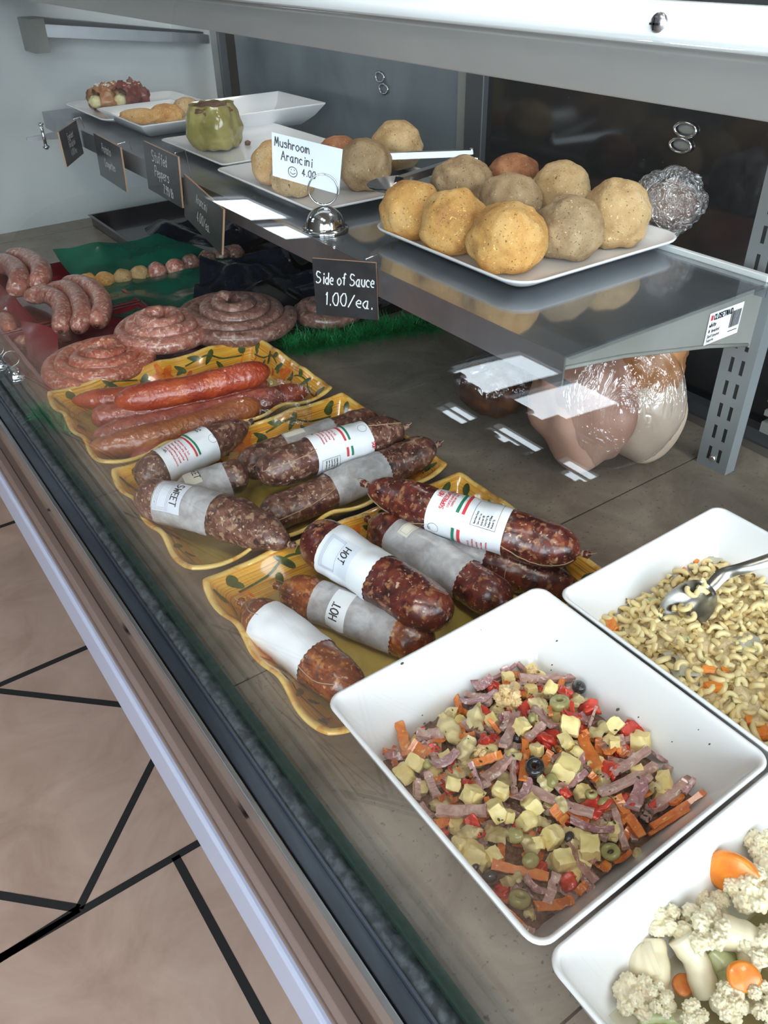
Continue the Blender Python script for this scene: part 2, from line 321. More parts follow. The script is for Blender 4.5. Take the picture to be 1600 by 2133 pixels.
def tag(o, label, cat, group=None, kind=None):
    if label: o['label'] = label
    if cat: o['category'] = cat
    if group: o['group'] = group
    if kind: o['kind'] = kind
    return o
def empty(name, loc, label=None, cat=None, group=None):
    o = bpy.data.objects.new(name, None); o.empty_display_size = .02; COL.objects.link(o); o.location = loc
    return tag(o, label, cat, group)
def copy_tree(o, parent=None):
    c = o.copy(); COL.objects.link(c); c.parent = parent
    for ch in list(o.children): copy_tree(ch, c)
    return c
def wob(p, s, a, seed=0): return noise.noise(Vector(p)*s + Vector((seed*3.1, seed*1.7, seed)))*a
def catmull(P, n):
    P = [Vector(p) for p in P]; Q = [2*P[0]-P[1]] + P + [2*P[-1]-P[-2]]; out = []
    for i in range(n):
        t = i/(n-1)*(len(P)-1); k = min(int(t), len(P)-2); f = t-k; a, b, c, d = Q[k:k+4]
        out.append(.5*((2*b) + (c-a)*f + (2*a-5*b+4*c-d)*f*f + (3*b-a-3*c+d)*f**3))
    return out

# ------------------------------------------------------------------ single-line lettering (x 0-6, y hex digit minus 3)
GL = {'A': '03 3D 63;17 57', 'B': '03 0D 4D 5B 48 08;48 57 55 33 03', 'C': '6B 4D 2D 0A 06 23 43 65', 'D': '03 0D 3D 6A 66 33 03', 'E': '5D 0D 03 53;08 48',
 'F': '5D 0D 03;08 48', 'G': '6B 4D 2D 0A 06 23 43 66 68 38', 'H': '03 0D;63 6D;08 68', 'I': '23 2D', 'L': '0D 03 53', 'M': '03 1D 36 5D 63', 'N': '03 0D 63 6D',
 'O': '2D 0A 06 23 43 66 6A 4D 2D', 'P': '03 0D 4D 5B 59 48 08', 'R': '03 0D 4D 5B 59 48 08;38 63', 'S': '5C 3D 1D 0B 0A 28 48 66 54 33 13 04', 'T': '0D 6D;3D 33',
 'U': '0D 05 23 43 65 6D', 'V': '0D 33 6D', 'W': '0D 13 3A 53 6D', 'Y': '0D 38 6D;38 33', 'Z': '0D 6D 03 63', 'a': '49 29 07 05 23 33 47;49 43 53', 'b': '0D 03;05 23 43 56 48 29 07',
 'c': '48 29 07 05 23 43', 'd': '4D 43;47 29 07 05 23 45', 'e': '06 46 48 29 07 05 23 43', 'f': '4C 3D 2C 23;09 39', 'g': '49 29 07 05 24 45;49 41 20 01', 'h': '0D 03;07 29 48 43',
 'i': '23 29;2B 2C', 'k': '0D 03;49 06 43', 'l': '2D 23', 'm': '03 09;07 19 28 23;27 49 58 63', 'n': '03 09;07 29 48 43', 'o': '29 07 05 23 33 55 57 39 29', 'p': '00 09;07 29 48 46 34 05',
 'q': '49 29 07 05 24 45;49 40', 'r': '03 09;07 29 38', 's': '48 29 08 27 46 44 23 04', 't': '2C 24 33 43;09 49', 'u': '09 05 23 33 45;49 43', 'v': '09 23 49', 'w': '09 13 37 53 69',
 'x': '03 49;09 43', 'y': '09 24;49 20', 'z': '09 49 03 43', '0': '2D 0A 06 23 43 56 5A 4D 2D', '1': '1B 2D 23', '2': '0B 2D 4C 4A 03 53', '3': '0C 2D 4B 38 46 43 13', '4': '33 3D 06 56',
 '5': '5D 0D 09 39 56 34 03', '6': '4D 07 05 23 45 47 29 06', '7': '0D 5D 23', '8': '2D 0B 18 47 45 23 05 07 38 4B 2D', '9': '49 29 0A 1D 3D 4B 43', '/': '03 5D', '.': '13 14', ',': '14 02', '-': '08 48', ':': '14 15;18 19', '(': '3D 1A 15 33'}
def text(mb, surf, s, x, y, h, wd, m, slant=0, jit=0, sp=1.0, align='L'):
    """ribbons for the string s; surf(x, y) gives the point on the surface; x, y, h in metres on it"""
    adv = []
    for ch in s:
        st = GL.get(ch)
        adv.append((max((int(q[0]) for q in st.replace(';', ' ').split()), default=3)+2.2)*sp if st else 4*sp)
    k = h/10; tot = sum(adv)*k
    cx = x - (tot/2 if align == 'C' else tot if align == 'R' else 0)
    rd = random.Random(len(s)*7+ord(s[0]))
    for ch, a in zip(s, adv):
        dy = rd.uniform(-jit, jit)*h
        if ch in GL:
            for stroke in GL[ch].split(';'):
                pts = [(int(q[0]), int(q[1], 16)-3) for q in stroke.split()]
                pp = [Vector((cx + (px_*sp+py_*slant)*k, y + dy + py_*k)) for px_, py_ in pts]
                ribbon(mb, surf, pp, wd, m)
        cx += a*k
    return tot
def ribbon(mb, surf, pp, wd, m, step=None):
    for a, b in zip(pp[:-1], pp[1:]):
        d = b-a; L = d.length
        if L < 1e-7: continue
        d /= L; n = Vector((-d.y, d.x))*wd/2; a2 = a - d*wd*.35; b2 = b + d*wd*.35
        ns = max(1, int(L/step)) if step else 1
        prev = None
        for i in range(ns+1):
            c = a2.lerp(b2, i/ns); q = (mb.vert(surf(*(c+n))), mb.vert(surf(*(c-n))))
            if prev: mb.face((prev[0], prev[1], q[1], q[0]), m)
            prev = q
def circle_ribbon(mb, surf, cx, cy, r, wd, m, n=24):
    ribbon(mb, surf, [Vector((cx+r*cos(2*pi*i/n), cy+r*sin(2*pi*i/n))) for i in range(n+1)], wd, m)
def rect_fill(mb, surf, x0, y0, x1, y1, m, nx=1, ny=1):
    mb.grid(lambda a, b: surf(x0+(x1-x0)*a/nx, y0+(y1-y0)*b/ny), nx+1, ny+1, m)

# ------------------------------------------------------------------ the shop room
FZ = -0.85; CZ = 4.2
XL, XR, YN, YF = -2.6, 3.0, -3.0, 9.8
mb = MB(); mb.box((XL, YN, FZ-.05), (XR, YF, FZ))
def strip(a, b, w=.016):
    a, b = Vector((*a, FZ+.0006)), Vector((*b, FZ+.0006)); d = (b-a).normalized(); n = Vector((-d.y, d.x, 0))*w/2
    i = len(mb.v)
    for p in (a+n, a-n, b-n, b+n): mb.vert(p)
    mb.face((i, i+1, i+2, i+3), 1, False)
PW = .662
for j in range(-3, 5):
    y = .976+PW*j; strip((XL, y), (.5, y))
for i in range(-4, 1):
    for j in range(-3, 4):
        x, y = .163+PW*i, .976+PW*j
        strip((x, y), (x, y-PW)) if (i, j) == (0, 0) or (x < -.45 and (i+j) % 2 == 0) else None
strip((-.135-.3, 1.095+.3), (-.023, .983)); strip((-.023, .983), (.5, 1.489)); strip((-.003-.2, 1.617+.194), (.5, 1.13)); strip((-.023-.9, .983-.05), (-.023, .983))
for k in range(1, 4): strip((-.023-.66*k, .983), (.637-.66*k, 1.643)); strip((-.023-.66*k, .983), (-.683-.66*k, 1.643))
floor = mb.build('floor', ['floor', 'grout']); tag(floor, None, None, kind='structure')
mb = MB(); mb.box((XL, YN, CZ), (XR, YF, CZ+.05)); tag(mb.build('ceiling', 'ceiling'), None, None, kind='structure')

def wall_with_openings(name, axis, c, th, u0, u1, z0, z1, ops, m):
    """wall in the plane axis=c; ops are (u0, u1, z0, z1) openings with equal z rows allowed"""
    mb = MB()
    us = sorted({u0, u1, *[q for o in ops for q in o[:2]]}); zs = sorted({z0, z1, *[q for o in ops for q in o[2:]]})
    for a, b in zip(us[:-1], us[1:]):
        for p, q in zip(zs[:-1], zs[1:]):
            um, zm = (a+b)/2, (p+q)/2
            if any(o[0] < um < o[1] and o[2] < zm < o[3] for o in ops): continue
            if axis == 'x': mb.box((c, a, p), (c+th, b, q))
            else: mb.box((a, c, p), (b, c+th, q))
    return tag(mb.build(name, m), None, None, kind='structure')
WIN_L = [(-2.7, -.9, .0, 2.6), (2.88, 3.34, 2.45, 3.38), (3.4, 3.88, 2.42, 3.38), (3.19, 3.48, 1.85, 2.08), (2.7, 3.1, 1.94, 2.18), (2.32, 2.6, 1.98, 2.24), (2.6, 2.76, 2.5, 2.62), (7.9, 9.1, 3.35, 4.0), (7.1, 7.8, 3.3, 3.75)]  # small high openings added to stand in for bright bars reflected in the glass
WIN_N = [(-2.4, -.7, -.1, 2.6), (-.4, 1.5, -.1, 2.6)]
wall_with_openings('wall_left', 'x', XL-.1, .1, YN, YF, FZ, CZ, WIN_L, 'wall')
wall_with_openings('wall_front', 'y', YN-.1, .1, XL, XR, FZ, CZ, WIN_N, 'wall')
mb = MB(); mb.box((XL, YF, FZ), (XR, YF+.1, CZ)); tag(mb.build('wall_far', 'wall'), None, None, kind='structure')
mb = MB(); mb.box((XR, YN, FZ), (XR+.1, YF, CZ)); tag(mb.build('wall_right', 'wall_dark'), None, None, kind='structure')
wn = 0
for axis, c, ops in (('x', XL-.06, WIN_L), ('y', YN-.06, WIN_N)):
    for (a, b, p, q) in ops:
        wn += 1; mb = MB(); t = .02
        def bx(u0, u1, z0, z1):
            if axis == 'x': mb.box((c, u0, z0), (c+.04, u1, z1))
            else: mb.box((u0, c, z0), (u1, c+.04, z1))
        bx(a, a+t, p, q); bx(b-t, b, p, q); bx(a, b, p, p+t); bx(a, b, q-t, q)
        if axis == 'x' and p > 1 and a < 5:      # random boxes added to notch the pane's reflection in the case glass
            rs = random.Random(wn*5); u = a
            while u < b:
                w_ = rs.uniform(.02, .09); hh = (q-p)*rs.choice((0, .05, .12, .25) if q-p > .5 else (0, .1, .3, .42)); bx(u, min(b, u+w_), p, p+hh); u += w_*rs.uniform(.8, 1.5)
            if q-p < .5: bx(a, b, (p+q)/2-.008, (p+q)/2+.008)
        if b-a > 1.2: bx((a+b)/2-t/2, (a+b)/2+t/2, p, q)
        tag(mb.build('window_%d' % wn, 'window_frame'), None, None, kind='structure')
        pl = bpy.data.lights.new('daylight_portal', 'AREA'); pl.shape = 'RECTANGLE'; pl.size = b-a; pl.size_y = q-p; pl.cycles.is_portal = True
        po = bpy.data.objects.new('daylight_portal', pl); COL.objects.link(po)
        if axis == 'x': po.location = (XL-.11, (a+b)/2, (p+q)/2); po.rotation_euler = (0, radians(-90), 0); pl.size, pl.size_y = q-p, b-a
        else: po.location = ((a+b)/2, YN-.11, (p+q)/2); po.rotation_euler = (radians(90), 0, 0)
# ceiling lamps of the shop
for i, (x, y) in enumerate(((-1.2, -1.4), (-1.5, -.3), (.6, -2.2), (2.5, 3.4), (2.4, .2))):
    L = empty('ceiling_lamp', (x, y, CZ), 'white ceiling lamp above the shop floor, %s' % ('at the storefront corner', 'over the aisle', 'over the counter end', 'beyond the case', 'over the staff side')[i], 'lamp')
    mb = MB(); mb.box((x-.34, y-.34, CZ-.05), (x+.34, y+.34, CZ)); mb.build('housing', 'lamp_body', L)
    mb = MB(); mb.box((x-.31, y-.31, CZ-.056), (x+.31, y+.31, CZ-.05)); mb.build('diffuser', 'lamp_diffuser', L)

# ------------------------------------------------------------------ the display case
Y0, Y1 = -.62, 2.25
case = empty('display_case', (.6, .8, FZ), 'long curved-glass refrigerated deli display case with stone tiled deck', 'display case')
JO = [.5405-.4035*2, .5405-.4035, .5405-.001, .943, 1.346, 1.75, 2.15]
mb = MB(); ys = [Y0]+[j for j in JO if Y0 < j < Y1]+[Y1]
for a, b in zip(ys[:-1], ys[1:]): mb.box((.186, a+.0012, -.02), (.97, b-.0012, 0), 0)
mb.box((.186, Y0, -.03), (.97, Y1, -.0015), 1)
mb.build('tiled_deck', ['tile', 'grout'], case)
def gp(t):
    a, b, c = Vector((.1815, -.004)), Vector((.185, .33)), Vector((.4785, .5405))
    return a*(1-t)**2 + b*2*t*(1-t) + c*t*t
def gn(t):
    a = gp(max(0, t-.01)); b = gp(min(1, t+.01)); d = (b-a).normalized(); return Vector((-d.y, d.x))
mb = MB(); NT = 110; prof = [gp(i/NT)+gn(i/NT)*.003 for i in range(NT+1)] + [gp(1-i/NT)-gn(1-i/NT)*.003 for i in range(NT+1)]
n = len(prof); yy = (Y0, 1.2, Y1)
for y in (Y0, Y1):
    for p in prof: mb.vert((p.x, y, p.y))
for k in range(n): mb.face((k, (k+1) % n, n+(k+1) % n, n+k), 0, k not in (NT, n-1))
mb.build('front_glass', 'glass', case)
mb = MB(); mb.box((.1775, Y0, -.012), (.1865, Y1, .0035)); mb.build('glass_edge', 'glass_edge', case)
mb = MB(); mb.grid(lambda a, b: (.163+.0145*a/6, Y0+(Y1-Y0)*b/300, -.004+.003*sin(pi*a/6)+noise.noise(Vector((a*.7, b*.9, 0)))*.0012), 7, 301, 0); mb.box((.163, Y0, -.03), (.1775, Y1, -.006)); mb.build('sealant_bead', 'bumps', case)
mb = MB(); mb.box((.147, Y0, -.03), (.161, Y1, -.007)); mb.box((.1605, Y0, -.03), (.1632, Y1, -.001)); mb.build('front_channel', 'channel', case, bevel=.001)
mb = MB(); mb.box((.1385, Y0, -.03), (.144, Y1, -.001)); mb.box((.144, Y0, -.03), (.1475, Y1, -.011), 1); mb.build('chrome_trim', ['steel', 'dark'], case, bevel=.0012)
mb = MB(); mb.box((.1395, Y0, -.16), (.16, Y1, -.03)); mb.build('front_panel', 'panel', case)
mb = MB(); mb.box((.1295, Y0, -.125), (.1395, Y1, -.095)); mb.box((.128, Y0, -.14), (.1395, Y1, -.131), 1); mb.build('brown_rail', ['wood_rail', 'wood_rail'], case, bevel=.001)
mb = MB(); mb.box((.122, Y0, -.235), (.14, Y1, -.145)); mb.build('white_bumper', 'bumper', case, bevel=.004)
mb = MB(); mb.box((.3, Y0, FZ+.001), (.97, Y1, -.032)); mb.box((.16, Y0, -.16), (.3, Y1, -.032)); mb.build('case_base', 'dark', case)
# top rail
mb = MB(); mb.hexa([(.4835, Y0, .5035), (.62, Y0, .5035), (.62, Y1, .5035), (.4835, Y1, .5035), (.4835, Y0, .537), (.62, Y0, .537), (.62, Y1, .537), (.4835, Y1, .537)]); mb.build('canopy_face', 'rail_grey', case, bevel=.001)
rail = MB()
pr = [(.4775, .5375), (.4755, .5405), (.478, .549), (.486, .556), (.5, .559), (.512, .559), (.512, .5375)]
for y in (Y0, Y1):
    for p in pr: rail.vert((p[0], y, p[1]))
k = len(pr)
for i in range(k): rail.face((i, (i+1) % k, k+(i+1) % k, k+i), 0)
rail.face(range(k)[::-1], 0, False); rail.face(range(k, 2*k), 0, False)
tr = rail.build('top_rail', 'rail_white', case)
for y in (.383, 1.35):
    mb = MB(); mb.ell((.4785, y, .549), (.004, .0062, .0062), 0, 16, 8); mb.box((.4735, y-.0035, .5484), (.4752, y+.0035, .5496), 1); mb.box((.4735, y-.0006, .5455), (.4752, y+.0006, .5525), 1); mb.build('rail_screw', ['steel', 'dark'], tr)
# end panel and the metal bar on it
mb = MB(); mb.box((.2, Y1-.02, -.03), (1.05, Y1, .5)); mb.build('end_panel', 'end_wall', case)
a, b = aty(80, 52, 2.2), aty(425, 78, 2.2)
mb = MB()
mb.hexa([(a.x, 2.17, a.z-.022), (b.x, 2.17, b.z-.012), (b.x, 2.23, b.z-.012), (a.x, 2.23, a.z-.022), (a.x, 2.17, a.z+.004), (b.x, 2.17, b.z+.008), (b.x, 2.23, b.z+.008), (a.x, 2.23, a.z+.004)], 0)
mb.hexa([(a.x, 2.16, a.z+.004), (b.x, 2.2, b.z+.008), (b.x, 2.23, b.z+.008), (a.x, 2.23, a.z+.004), (a.x, 2.16, a.z+.016), (b.x, 2.2, b.z+.012), (b.x, 2.23, b.z+.012), (a.x, 2.23, a.z+.016)], 1)
mb.build('end_bar', ['steel', 'frame_dark'], case)
mb = MB(); mb.box((a.x-.035, 2.14, a.z-.05), (a.x-.002, 2.23, a.z+.016)); mb.build('end_bracket', 'bracket', case)
# rear: ledge, sliding doors, frames
mb = MB(); mb.box((.97, Y0, -.02), (1.06, Y1, .012)); mb.build('rear_ledge', 'steel', case)
XD = .995
def pane(name, y0, y1, m, x=XD): mb = MB(); mb.box((x, y0, .02), (x+.008, y1, .52)); return mb.build(name, m, case)
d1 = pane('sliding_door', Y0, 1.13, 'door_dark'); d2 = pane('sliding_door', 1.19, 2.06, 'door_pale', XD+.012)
for y0, y1, x, m in ((1.12, 1.165, XD-.012, 'frame_dark'), (1.17, 1.2, XD, 'frame_grey'), (2.03, 2.075, .95, 'frame_grey'), (2.02, 2.03, .945, 'frame_dark')):
    mb = MB(); mb.box((x, y0, .0), (x+.02, y1, .52)); mb.build('door_frame', m, case, bevel=.002)
mb = MB(); mb.box((XD-.02, Y0, .012), (XD+.03, Y1, .03)); mb.box((XD-.02, Y0, .5), (XD+.03, Y1, .53)); mb.build('door_track', 'frame_dark', case)
mb = MB(); mb.box((.965, Y0, .035), (.99, .5, .05)); mb.box((.965, Y0, .06), (.985, .5, .068)); mb.box((.965, Y0, .08), (.985, .5, .088)); mb.build('rear_louver', 'frame_grey', case)
for (px, py) in ((1428, 270), (1418, 303)):
    c = atx(px, py, XD-.002); mb = MB()
    mb.tube([(XD-.003, c.y+.017*cos(q*pi/12), c.z+.0085*sin(q*pi/12)) for q in range(24)], .0022, 6, 0, True)
    mb.ell((XD+.001, c.y, c.z), (.003, .015, .007), 1, 16, 6); mb.build('finger_pull', ['chrome', 'frame_grey'], d1)
for (px, py) in ((792, 160), (800, 185)):
    c = atx(px, py, XD+.01); mb = MB(); mb.tube([(XD+.009, c.y+.014*cos(q*pi/12), c.z+.0085*sin(q*pi/12)) for q in range(24)], .002, 6, 0, True); mb.build('finger_pull', 'chrome', d2)
# slotted uprights
for y0 in (.488,):
    mb = MB(); x0, x1 = .886, .906; mb.box((x0+.0015, y0, -.001), (x1, y0+.045, .44))
    cols = ((0, .012), (.0175, .027), (.0325, .045))
    for c0, c1 in cols: mb.box((x0, y0+c0, 0), (x0+.0015, y0+c1, .44))
    z = .0
    while z < .42:
        for c0 in (.012, .027): mb.box((x0, y0+c0, z), (x0+.0015, y0+c0+.0055, z+.012)); mb.box((x0+.0012, y0+c0, z+.012), (x0+.0017, y0+c0+.0055, z+.032), 1)
        z += .032
    up = mb.build('slotted_upright', ['upright', 'dark'], case)
    mb = MB(); mb.ell((x0-.001, y0+.0225, .016), (.003, .005, .005)); mb.build('upright_screw', 'chrome', up)

# ------------------------------------------------------------------ shelf
SZ = .27
shelf = empty('metal_shelf', (.7, 1.3, SZ), 'long stainless shelf carrying the fried food plates above the deck', 'shelf')
SX0, SX1, SY0, SY1 = .545, .868, .486, 2.165
mb = MB(); mb.box((SX0, SY0, SZ-.004), (SX1, SY1, SZ-.0015)); mb.box((SX0, SY0, SZ-.034), (SX0+.002, SY1, SZ-.004)); mb.box((SX0, SY0, SZ-.036), (SX0+.015, SY1, SZ-.034)); mb.box((SX1-.002, SY0, SZ-.02), (SX1, SY1, SZ-.004))
mb.build('shelf_plate', 'steel_shelf', shelf)
mb = MB(); mb.box((SX1-.006, SY0, SZ-.0015), (SX1+.002, SY1, SZ+.006)); mb.build('back_lip', 'rail_white', shelf, bevel=.001)
mb = MB(); mb.box((SX0-.002, SY0-.01, SZ-.0012), (SX1-.007, 1.05, SZ)); mb.build('clear_mat', 'mat_clear', shelf)
for y0 in (.5, 1.342, 2.112):
    b = empty('shelf_bracket', (.88, y0, .2), ('painted steel shelf bracket with a price sticker at the near shelf end', 'painted shelf bracket under the middle of the shelf', 'painted shelf bracket at the far end of the shelf')[(y0 > 1)+(y0 > 2)], 'bracket')
    mb = MB(); pts = [(.552, .2615), (.887, .2615), (.887, .178), (.872, .186), (.8, .202), (.65, .232), (.552, .245)]
    for y in (y0, y0+.003):
        for p in pts: mb.vert((p[0], y, p[1]))
    k = len(pts); mb.face(range(k), 0, False); mb.face(range(k, 2*k)[::-1], 0, False)
    for i in range(k): mb.face((i, k+i, k+(i+1) % k, (i+1) % k), 0, False)
    mb.tube([(.556, y0, .247), (.65, y0, .234), (.8, y0, .204), (.88, y0, .184)], .0025, 6)
    mb.build('bracket_arm', 'bracket', b)
    if y0 < 1:
        def S(x, y): return Vector((.787+x, y0-.0012, .2085+y))
        mb = MB(); rect_fill(mb, S, 0, 0, .062, .038, 0)
        def S2(x, y): return Vector((.787+x, y0-.0016, .2085+y))
        rect_fill(mb, S2, .003, .029, .007, .035, 2); text(mb, S2, 'CLOSETMAID', .009, .029, .006, .0013, 1, sp=.75)
        text(mb, S2, 'white', .003, .021, .005, .0008, 1, sp=.8); text(mb, S2, '14" bracket', .003, .014, .004, .0006, 1, sp=.8); text(mb, S2, 'Shelf bracket', .003, .008, .0035, .0005, 1, sp=.8); text(mb, S2, 'Soporte', .003, .003, .0035, .0005, 1, sp=.8)
        rd = random.Random(3); x = .041
        while x < .059: w = rd.choice((.0004, .0008, .0012)); rect_fill(mb, S2, x, .011, x+w, .031, 1); x += w+rd.choice((.0005, .0009))
        rect_fill(mb, S2, .041, .006, .058, .007, 1); mb.build('price_sticker', ['paper', 'ink', 'ink_red'], b)

# ------------------------------------------------------------------ chalk price signs
def sign(name, tl, tr, bl, lines, label, x=.534, cat='price sign'):
    P0 = atx(*tl, x); P1 = at(*tr, P0.z)
    if P1.x > .541: P0 = atx(*tl, x*.541/P1.x); P1 = at(*tr, P0.z)
    R = (P1-P0); w = R.length; R.normalize(); N = Vector((R.y, -R.x, 0))
    if N.dot(EYE-P0) < 0: N = -N
    d = ray(*bl); t = (P0-EYE).dot(N)/d.dot(N); P2 = EYE+d*t
    D = (P2-P0); h = D.length; D.normalize(); N2 = R.cross(D).normalized()
    if N2.dot(EYE-P0) < 0: N2 = -N2
    root = empty(name, (P0+P2)/2, label, cat)
    mb = MB(); q = N2*-.003
    mb.hexa([P0+q, P1+q, P1, P0, P0+D*h+q, P1+D*h+q, P1+D*h, P0+D*h], 0); mb.build('sign_board', 'card_edge', root)
    mb = MB(); f = N2*.0006
    mb.hexa([P0, P1, P1+f, P0+f, P0+D*h, P1+D*h, P1+D*h+f, P0+D*h+f], 0)
    def S(a, b): return P0 + R*a + D*b*-1 + N2*.0011
    for (s, u, v, hh, sp, al) in lines: text(mb, S, s, u*w, -v*h, hh*h, .0014, 1, slant=.12, jit=.05, sp=sp, align=al)
    mb.build('chalk_face', ['chalkboard', 'ink_white'], root)
    c = P1-R*.012; mb = MB(); mb.tube([c+D*.004+q, c-D*.004, Vector((max(c.x, .549), c.y, c.z+.006)), Vector((max(c.x, .552), c.y, SZ+.001))], .0007, 6); mb.build('wire_hook', 'chrome', root)
    return root
sign('price_sign', (650, 538), (783, 548), (660, 655), [('Side of Sauce', .51, .42, .2, .66, 'C'), ('1.00/ea.', .55, .8, .22, .9, 'C')], 'black chalk card reading Side of Sauce clipped to the shelf front', x=.505)
sign('price_sign', (383, 363), (465, 437), (385, 450), [('Arancini', .5, .36, .2, .8, 'C'), ('4.00/ea.', .55, .76, .22, .85, 'C')], 'black chalk card reading Arancini below the arancini plate')
sign('price_sign', (298, 293), (370, 327), (310, 393), [('Stuffed', .47, .32, .22, .85, 'C'), ('Peppers', .5, .62, .22, .85, 'C'), ('7.99/lb', .65, .9, .18, .75, 'C')], 'black chalk card reading Stuffed Peppers on the shelf front')
sign('price_sign', (195, 277), (250, 307), (210, 365), [('Potato', .45, .34, .2, .85, 'C'), ('Croquettes', .5, .66, .18, .7, 'C')], 'black chalk card reading Potato Croquettes on the shelf front')
sign('price_sign', (122, 275), (158, 250), (140, 348), [('Eggplant', .5, .35, .17, .75, 'C'), ('Rollatini', .5, .58, .17, .75, 'C'), ('4.00/ea', .5, .82, .17, .75, 'C')], 'black chalk card reading Eggplant Rollatini at the far shelf end')
# hinge clip at the far end of the shelf
c = atx(90, 285, .5)
h = empty('shelf_clip', c, 'chrome clip with a thumb screw at the far end of the shelf', 'clip')
mb = MB(); mb.hexa([c+Vector(p) for p in ((-.035, 0, -.004), (.04, -.01, -.008), (.04, .01, -.008), (-.035, .006, -.004), (-.035, 0, .002), (.04, -.01, .006), (.04, .01, .006), (-.035, .006, .002))]); mb.build('clip_arm', 'steel', h)
mb = MB(); mb.tube([c+Vector((0, -.004, -.025)), c+Vector((0, -.004, .025))], .004, 10); mb.ell(c+Vector((0, -.004, .026)), (.007, .007, .004)); mb.ell(c+Vector((0, -.004, -.02)), (.008, .008, .004)); mb.build('clip_screw', 'chrome', h)

# white card in its ring holder
base = at(678, 478, SZ)
hold = empty('card_holder', base, 'chrome dome card holder with a ring on the shelf edge', 'card holder')
mb = MB(); R0 = .028
rows = [(R0*1.12, 0), (R0*1.14, .002), (R0*1.08, .0035), (R0*.99, .004)] + [(R0*.98*cos(q*pi/20), .004+R0*.95*sin(q*pi/20)) for q in range(1, 10)] + [(.0001, .004+R0*.95)]
mb.grid(lambda a, b: base+Vector((rows[b][0]*cos(2*pi*a/40), rows[b][0]*sin(2*pi*a/40), rows[b][1])), 40, len(rows), 0, cu=True); mb.build('dome_base', 'chrome', hold)
mb = MB(); rc = base+Vector((0, 0, .052)); rdir = Vector((cos(YAW+.05), -sin(YAW+.05), 0))
for off in (-.0012, .0012):
    mb.tube([rc+rdir*.0195*cos(2*pi*q/40)+Vector((sin(YAW), cos(YAW), 0))*off+Vector((0, 0, .0195*sin(2*pi*q/40))) for q in range(40)], .0011, 8, 0, True)
mb.build('clip_ring', 'chrome', hold)
yc = base.y
A_ = aty(568, 276, yc-.002)
def cardpt(px, py): # on the vertical plane through the ring facing the camera
    N = Vector((sin(YAW+.05), cos(YAW+.05), 0)); d = ray(px, py); return EYE+d*((rc-EYE).dot(N)/d.dot(N))
q0, q1, q2, q3 = cardpt(566, 275), cardpt(714, 311), cardpt(706, 405), cardpt(568, 366)
def CS(a, b, o=0):
    N = (q1-q0).cross(q3-q0).normalized()
    if N.dot(EYE-q0) < 0: N = -N
    return q0.lerp(q1, a).lerp(q3.lerp(q2, a), b)+N*o+Vector((0, 0, 0))
card = empty('menu_card', (q2+q3)/2, 'white card with black handwriting reading Mushroom Arancini', 'card')
mb = MB(); mb.hexa([CS(0, 1, -.0005), CS(1, 1, -.0005), CS(1, 1, 0), CS(0, 1, 0), CS(0, 0, -.0005), CS(1, 0, -.0005), CS(1, 0, 0), CS(0, 0, 0)], 0)
wC = (q1-q0).length; hC = (q3-q0).length
S = lambda x, y: CS(x/wC, -y/hC, .0006)
text(mb, S, 'Mushroom', .04*wC, -.28*hC, .2*hC, .0012, 1, sp=.82, jit=.04); text(mb, S, 'Arancini', .13*wC, -.56*hC, .2*hC, .0012, 1, sp=.86, jit=.04); text(mb, S, '4.00', .44*wC, -.8*hC, .15*hC, .0011, 1, jit=.04)
circle_ribbon(mb, S, .3*wC, -.78*hC, .115*hC, .0009, 1); ribbon(mb, S, [Vector((.26*wC+.08*wC*t, -.79*hC-.04*hC*sin(pi*t))) for t in (0, .25, .5, .75, 1)], .0008, 1)
for q in (.28, .32): ribbon(mb, S, [Vector((q*wC, -.72*hC)), Vector((q*wC, -.745*hC))], .0008, 1)
mb.build('card_sheet', ['card', 'ink'], card)

# ------------------------------------------------------------------ white melamine bowls and plates
def rrect(hx, hy, r, n):
    """rounded rectangle outline, n points per corner"""
    out = []
    for cx, cy, a0 in ((1, 1, 0), (-1, 1, 90), (-1, -1, 180), (1, -1, 270)):
        for i in range(n):
            a = radians(a0+90*i/(n-1)); out.append((cx*(hx-r)+r*cos(a), cy*(hy-r)+r*sin(a)))
    return out
def dish(name, c, rings, mat, label=None, cat=None, rotz=0, n=7, part=None, group=None, fill=True):
    """rings: (hx, hy, corner radius, z), from the outside foot up over the rim and down to the inside floor"""
    mb = MB(); R = Matrix.Rotation(rotz, 3, 'Z'); k = 4*n
    for hx, hy, r, z in rings:
        for x, y in rrect(hx, hy, r, n): mb.vert(Vector(c)+R@Vector((x, y, z)))
    for a in range(len(rings)-1):
        for b in range(k): mb.face((a*k+b, a*k+(b+1) % k, (a+1)*k+(b+1) % k, (a+1)*k+b), 0)
    mb.face(range(k)[::-1], 0); e = (len(rings)-1)*k
    mb.face(range(e, e+k), 0)
    o = mb.build(name, mat, part, origin=c)
    if label: tag(o, label, cat, group)
    return o
BH = .09
def bowl(cx, cy, label, hx=.121, hy=.125):
    t = .0035; f = .082
    R = [(f, f, .012, 0), (f+.004, f+.004, .014, .0015), (hx-.013, hy-.013, .016, BH-.035), (hx-.002, hy-.002, .014, BH-.0045), (hx, hy, .014, BH-.0015), (hx-.001, hy-.001, .013, BH), (hx-.003, hy-.003, .012, BH),
         (hx-.0045, hy-.0045, .011, BH-.0015), (hx-.0055, hy-.0055, .009, BH-.006), (hx-.0175, hy-.0175, .009, BH-.036), (f+.004, f+.004, .01, .012), (f-.003, f-.003, .01, .0065), (f-.012, f-.012, .01, .0055)]
    return dish('salad_bowl', (cx, cy, .0005), R, 'plastic_white', label, 'bowl')
bowl(.333, .2775, 'white square melamine bowl holding the antipasto salad')
bowl(.5785, .2595, 'white square melamine bowl holding the macaroni salad')
